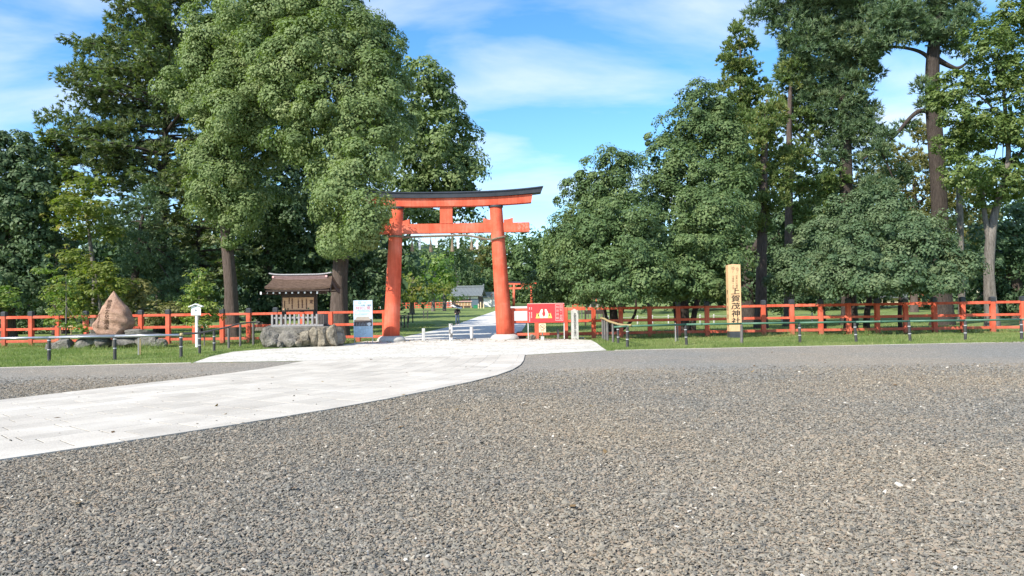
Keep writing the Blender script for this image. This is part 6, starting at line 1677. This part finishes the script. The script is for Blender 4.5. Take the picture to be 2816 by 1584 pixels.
def person():
    d = 65.5; c = at(1258, 893, d)
    p = thing('person', 'person in black top and blue jeans walking on the path under a parasol', 'person', (c.x, d, gz(d) + 0.012), R(8))
    # body: pelvis, spine, neck, head, arms, legs
    V = [(0, 0, 0.86), (0, 0.01, 1.05), (0, 0.0, 1.24), (0, -0.01, 1.36), (0, -0.02, 1.42), (0, -0.03, 1.50), (0, -0.03, 1.58),
         (-0.17, 0, 1.30), (-0.22, 0.02, 1.08), (-0.17, -0.16, 0.98), (-0.13, -0.24, 1.02),
         (0.17, 0, 1.30), (0.23, 0.0, 1.07), (0.14, -0.17, 1.12), (0.09, -0.21, 1.20),
         (-0.09, 0, 0.80), (-0.10, -0.04, 0.46), (-0.10, 0.02, 0.08), (-0.10, -0.14, 0.04),
         (0.09, 0, 0.80), (0.11, 0.04, 0.46), (0.11, 0.14, 0.09), (0.11, 0.0, 0.04)]
    E = [(0, 1), (1, 2), (2, 3), (3, 4), (4, 5), (5, 6), (2, 7), (7, 8), (8, 9), (9, 10), (2, 11), (11, 12), (12, 13), (13, 14), (0, 15), (15, 16), (16, 17), (17, 18), (0, 19), (19, 20), (20, 21), (21, 22)]
    Rr = [(0.14, 0.10), (0.12, 0.09), (0.15, 0.10), 0.055, 0.05, 0.085, 0.075, 0.055, 0.042, 0.034, 0.03, 0.055, 0.042, 0.034, 0.03, 0.082, 0.058, 0.042, 0.035, 0.082, 0.058, 0.042, 0.035]
    skin_mesh('body', V, E, Rr, 'skin', p)
    skin_mesh('shirt', [(0, 0, 0.80), V[1], V[2], (0, -0.01, 1.34), V[7], V[8], V[11], V[12], (-0.18, -0.10, 1.0), (0.17, -0.11, 1.10)], [(0, 1), (1, 2), (2, 3), (2, 4), (4, 5), (5, 8), (2, 6), (6, 7), (7, 9)], [(0.19, 0.15), (0.175, 0.135), (0.19, 0.14), 0.09, 0.08, 0.065, 0.08, 0.065, 0.05, 0.05], 'black_cloth', p)
    skin_mesh('trousers', [(0, 0, 0.96), V[0], V[15], V[16], (-0.10, 0.02, 0.12), V[19], V[20], (0.11, 0.13, 0.13)], [(0, 1), (1, 2), (2, 3), (3, 4), (1, 5), (5, 6), (6, 7)], [(0.165, 0.13), (0.17, 0.14), 0.105, 0.08, 0.07, 0.105, 0.08, 0.07], 'denim', p, 1)
    skin_mesh('hair', [(0, 0.02, 1.47), (0, 0.0, 1.55), (0, -0.01, 1.60)], [(0, 1), (1, 2)], [0.075, 0.10, 0.085], 'hair', p)
    for v0, v1 in ((V[17], V[18]), (V[21], V[22])):
        skin_mesh('shoe', [(v0[0], v0[1] + 0.04, 0.045), (v0[0], v0[1] - 0.06, 0.05), (v0[0], v0[1] - 0.16, 0.035)], [(0, 1), (1, 2)], [0.045, 0.048, 0.035], 'shoe', p)
    u = thing('parasol', 'pale parasol with a dark top held tilted over the walking person', 'parasol', (c.x, d - 0.05, gz(d) + 0.012), R(8))
    M = Matrix.Translation((-0.02, -0.12, 1.62)) @ Matrix.Rotation(R(16), 4, 'Y') @ Matrix.Rotation(R(14), 4, 'X')
    n = 8
    for nm, mt, off, r0, r1 in (('canopy', 'black_cloth', 0.0, 0.0, 0.36), ('trim', 'white_paper', -0.002, 0.35, 0.47)):
        mb = MB(); rings = 5
        for i in range(rings + 1):
            t = r0 + (r1 - r0) * i / rings
            for k in range(n * 3):
                a = 2 * math.pi * k / (n * 3); sc = 1 - 0.05 * (0.5 - 0.5 * math.cos(a * n)) * (i / rings)
                mb.v.append(tuple(M @ Vector((t * math.cos(a) * sc, t * math.sin(a) * sc, 0.14 - 0.8 * t * t + off))))
        m = n * 3
        for i in range(rings):
            for k in range(m): mb.f.append((i * m + k, i * m + (k + 1) % m, (i + 1) * m + (k + 1) % m, (i + 1) * m + k))
        o = mb.build(nm, mt, u); sd = o.modifiers.new('thick', 'SOLIDIFY'); sd.thickness = 0.006
    hnd = M @ Vector((0, 0, 0.15))
    MB().tube([(0.09, -0.19, 1.08), tuple(hnd)], 0.009, 6).build('shaft', 'dark_wood', u)
    for k in range(n):
        a = 2 * math.pi * k / n
        MB().tube([tuple(M @ Vector((0, 0, 0.13))), tuple(M @ Vector((0.23 * math.cos(a), 0.23 * math.sin(a), 0.09))), tuple(M @ Vector((0.46 * math.cos(a), 0.46 * math.sin(a), -0.04)))], 0.005, 4).build('rib', 'tape', u)
person()
print('LEAF TRIS', TREES, 'WOOD', NW * 2)
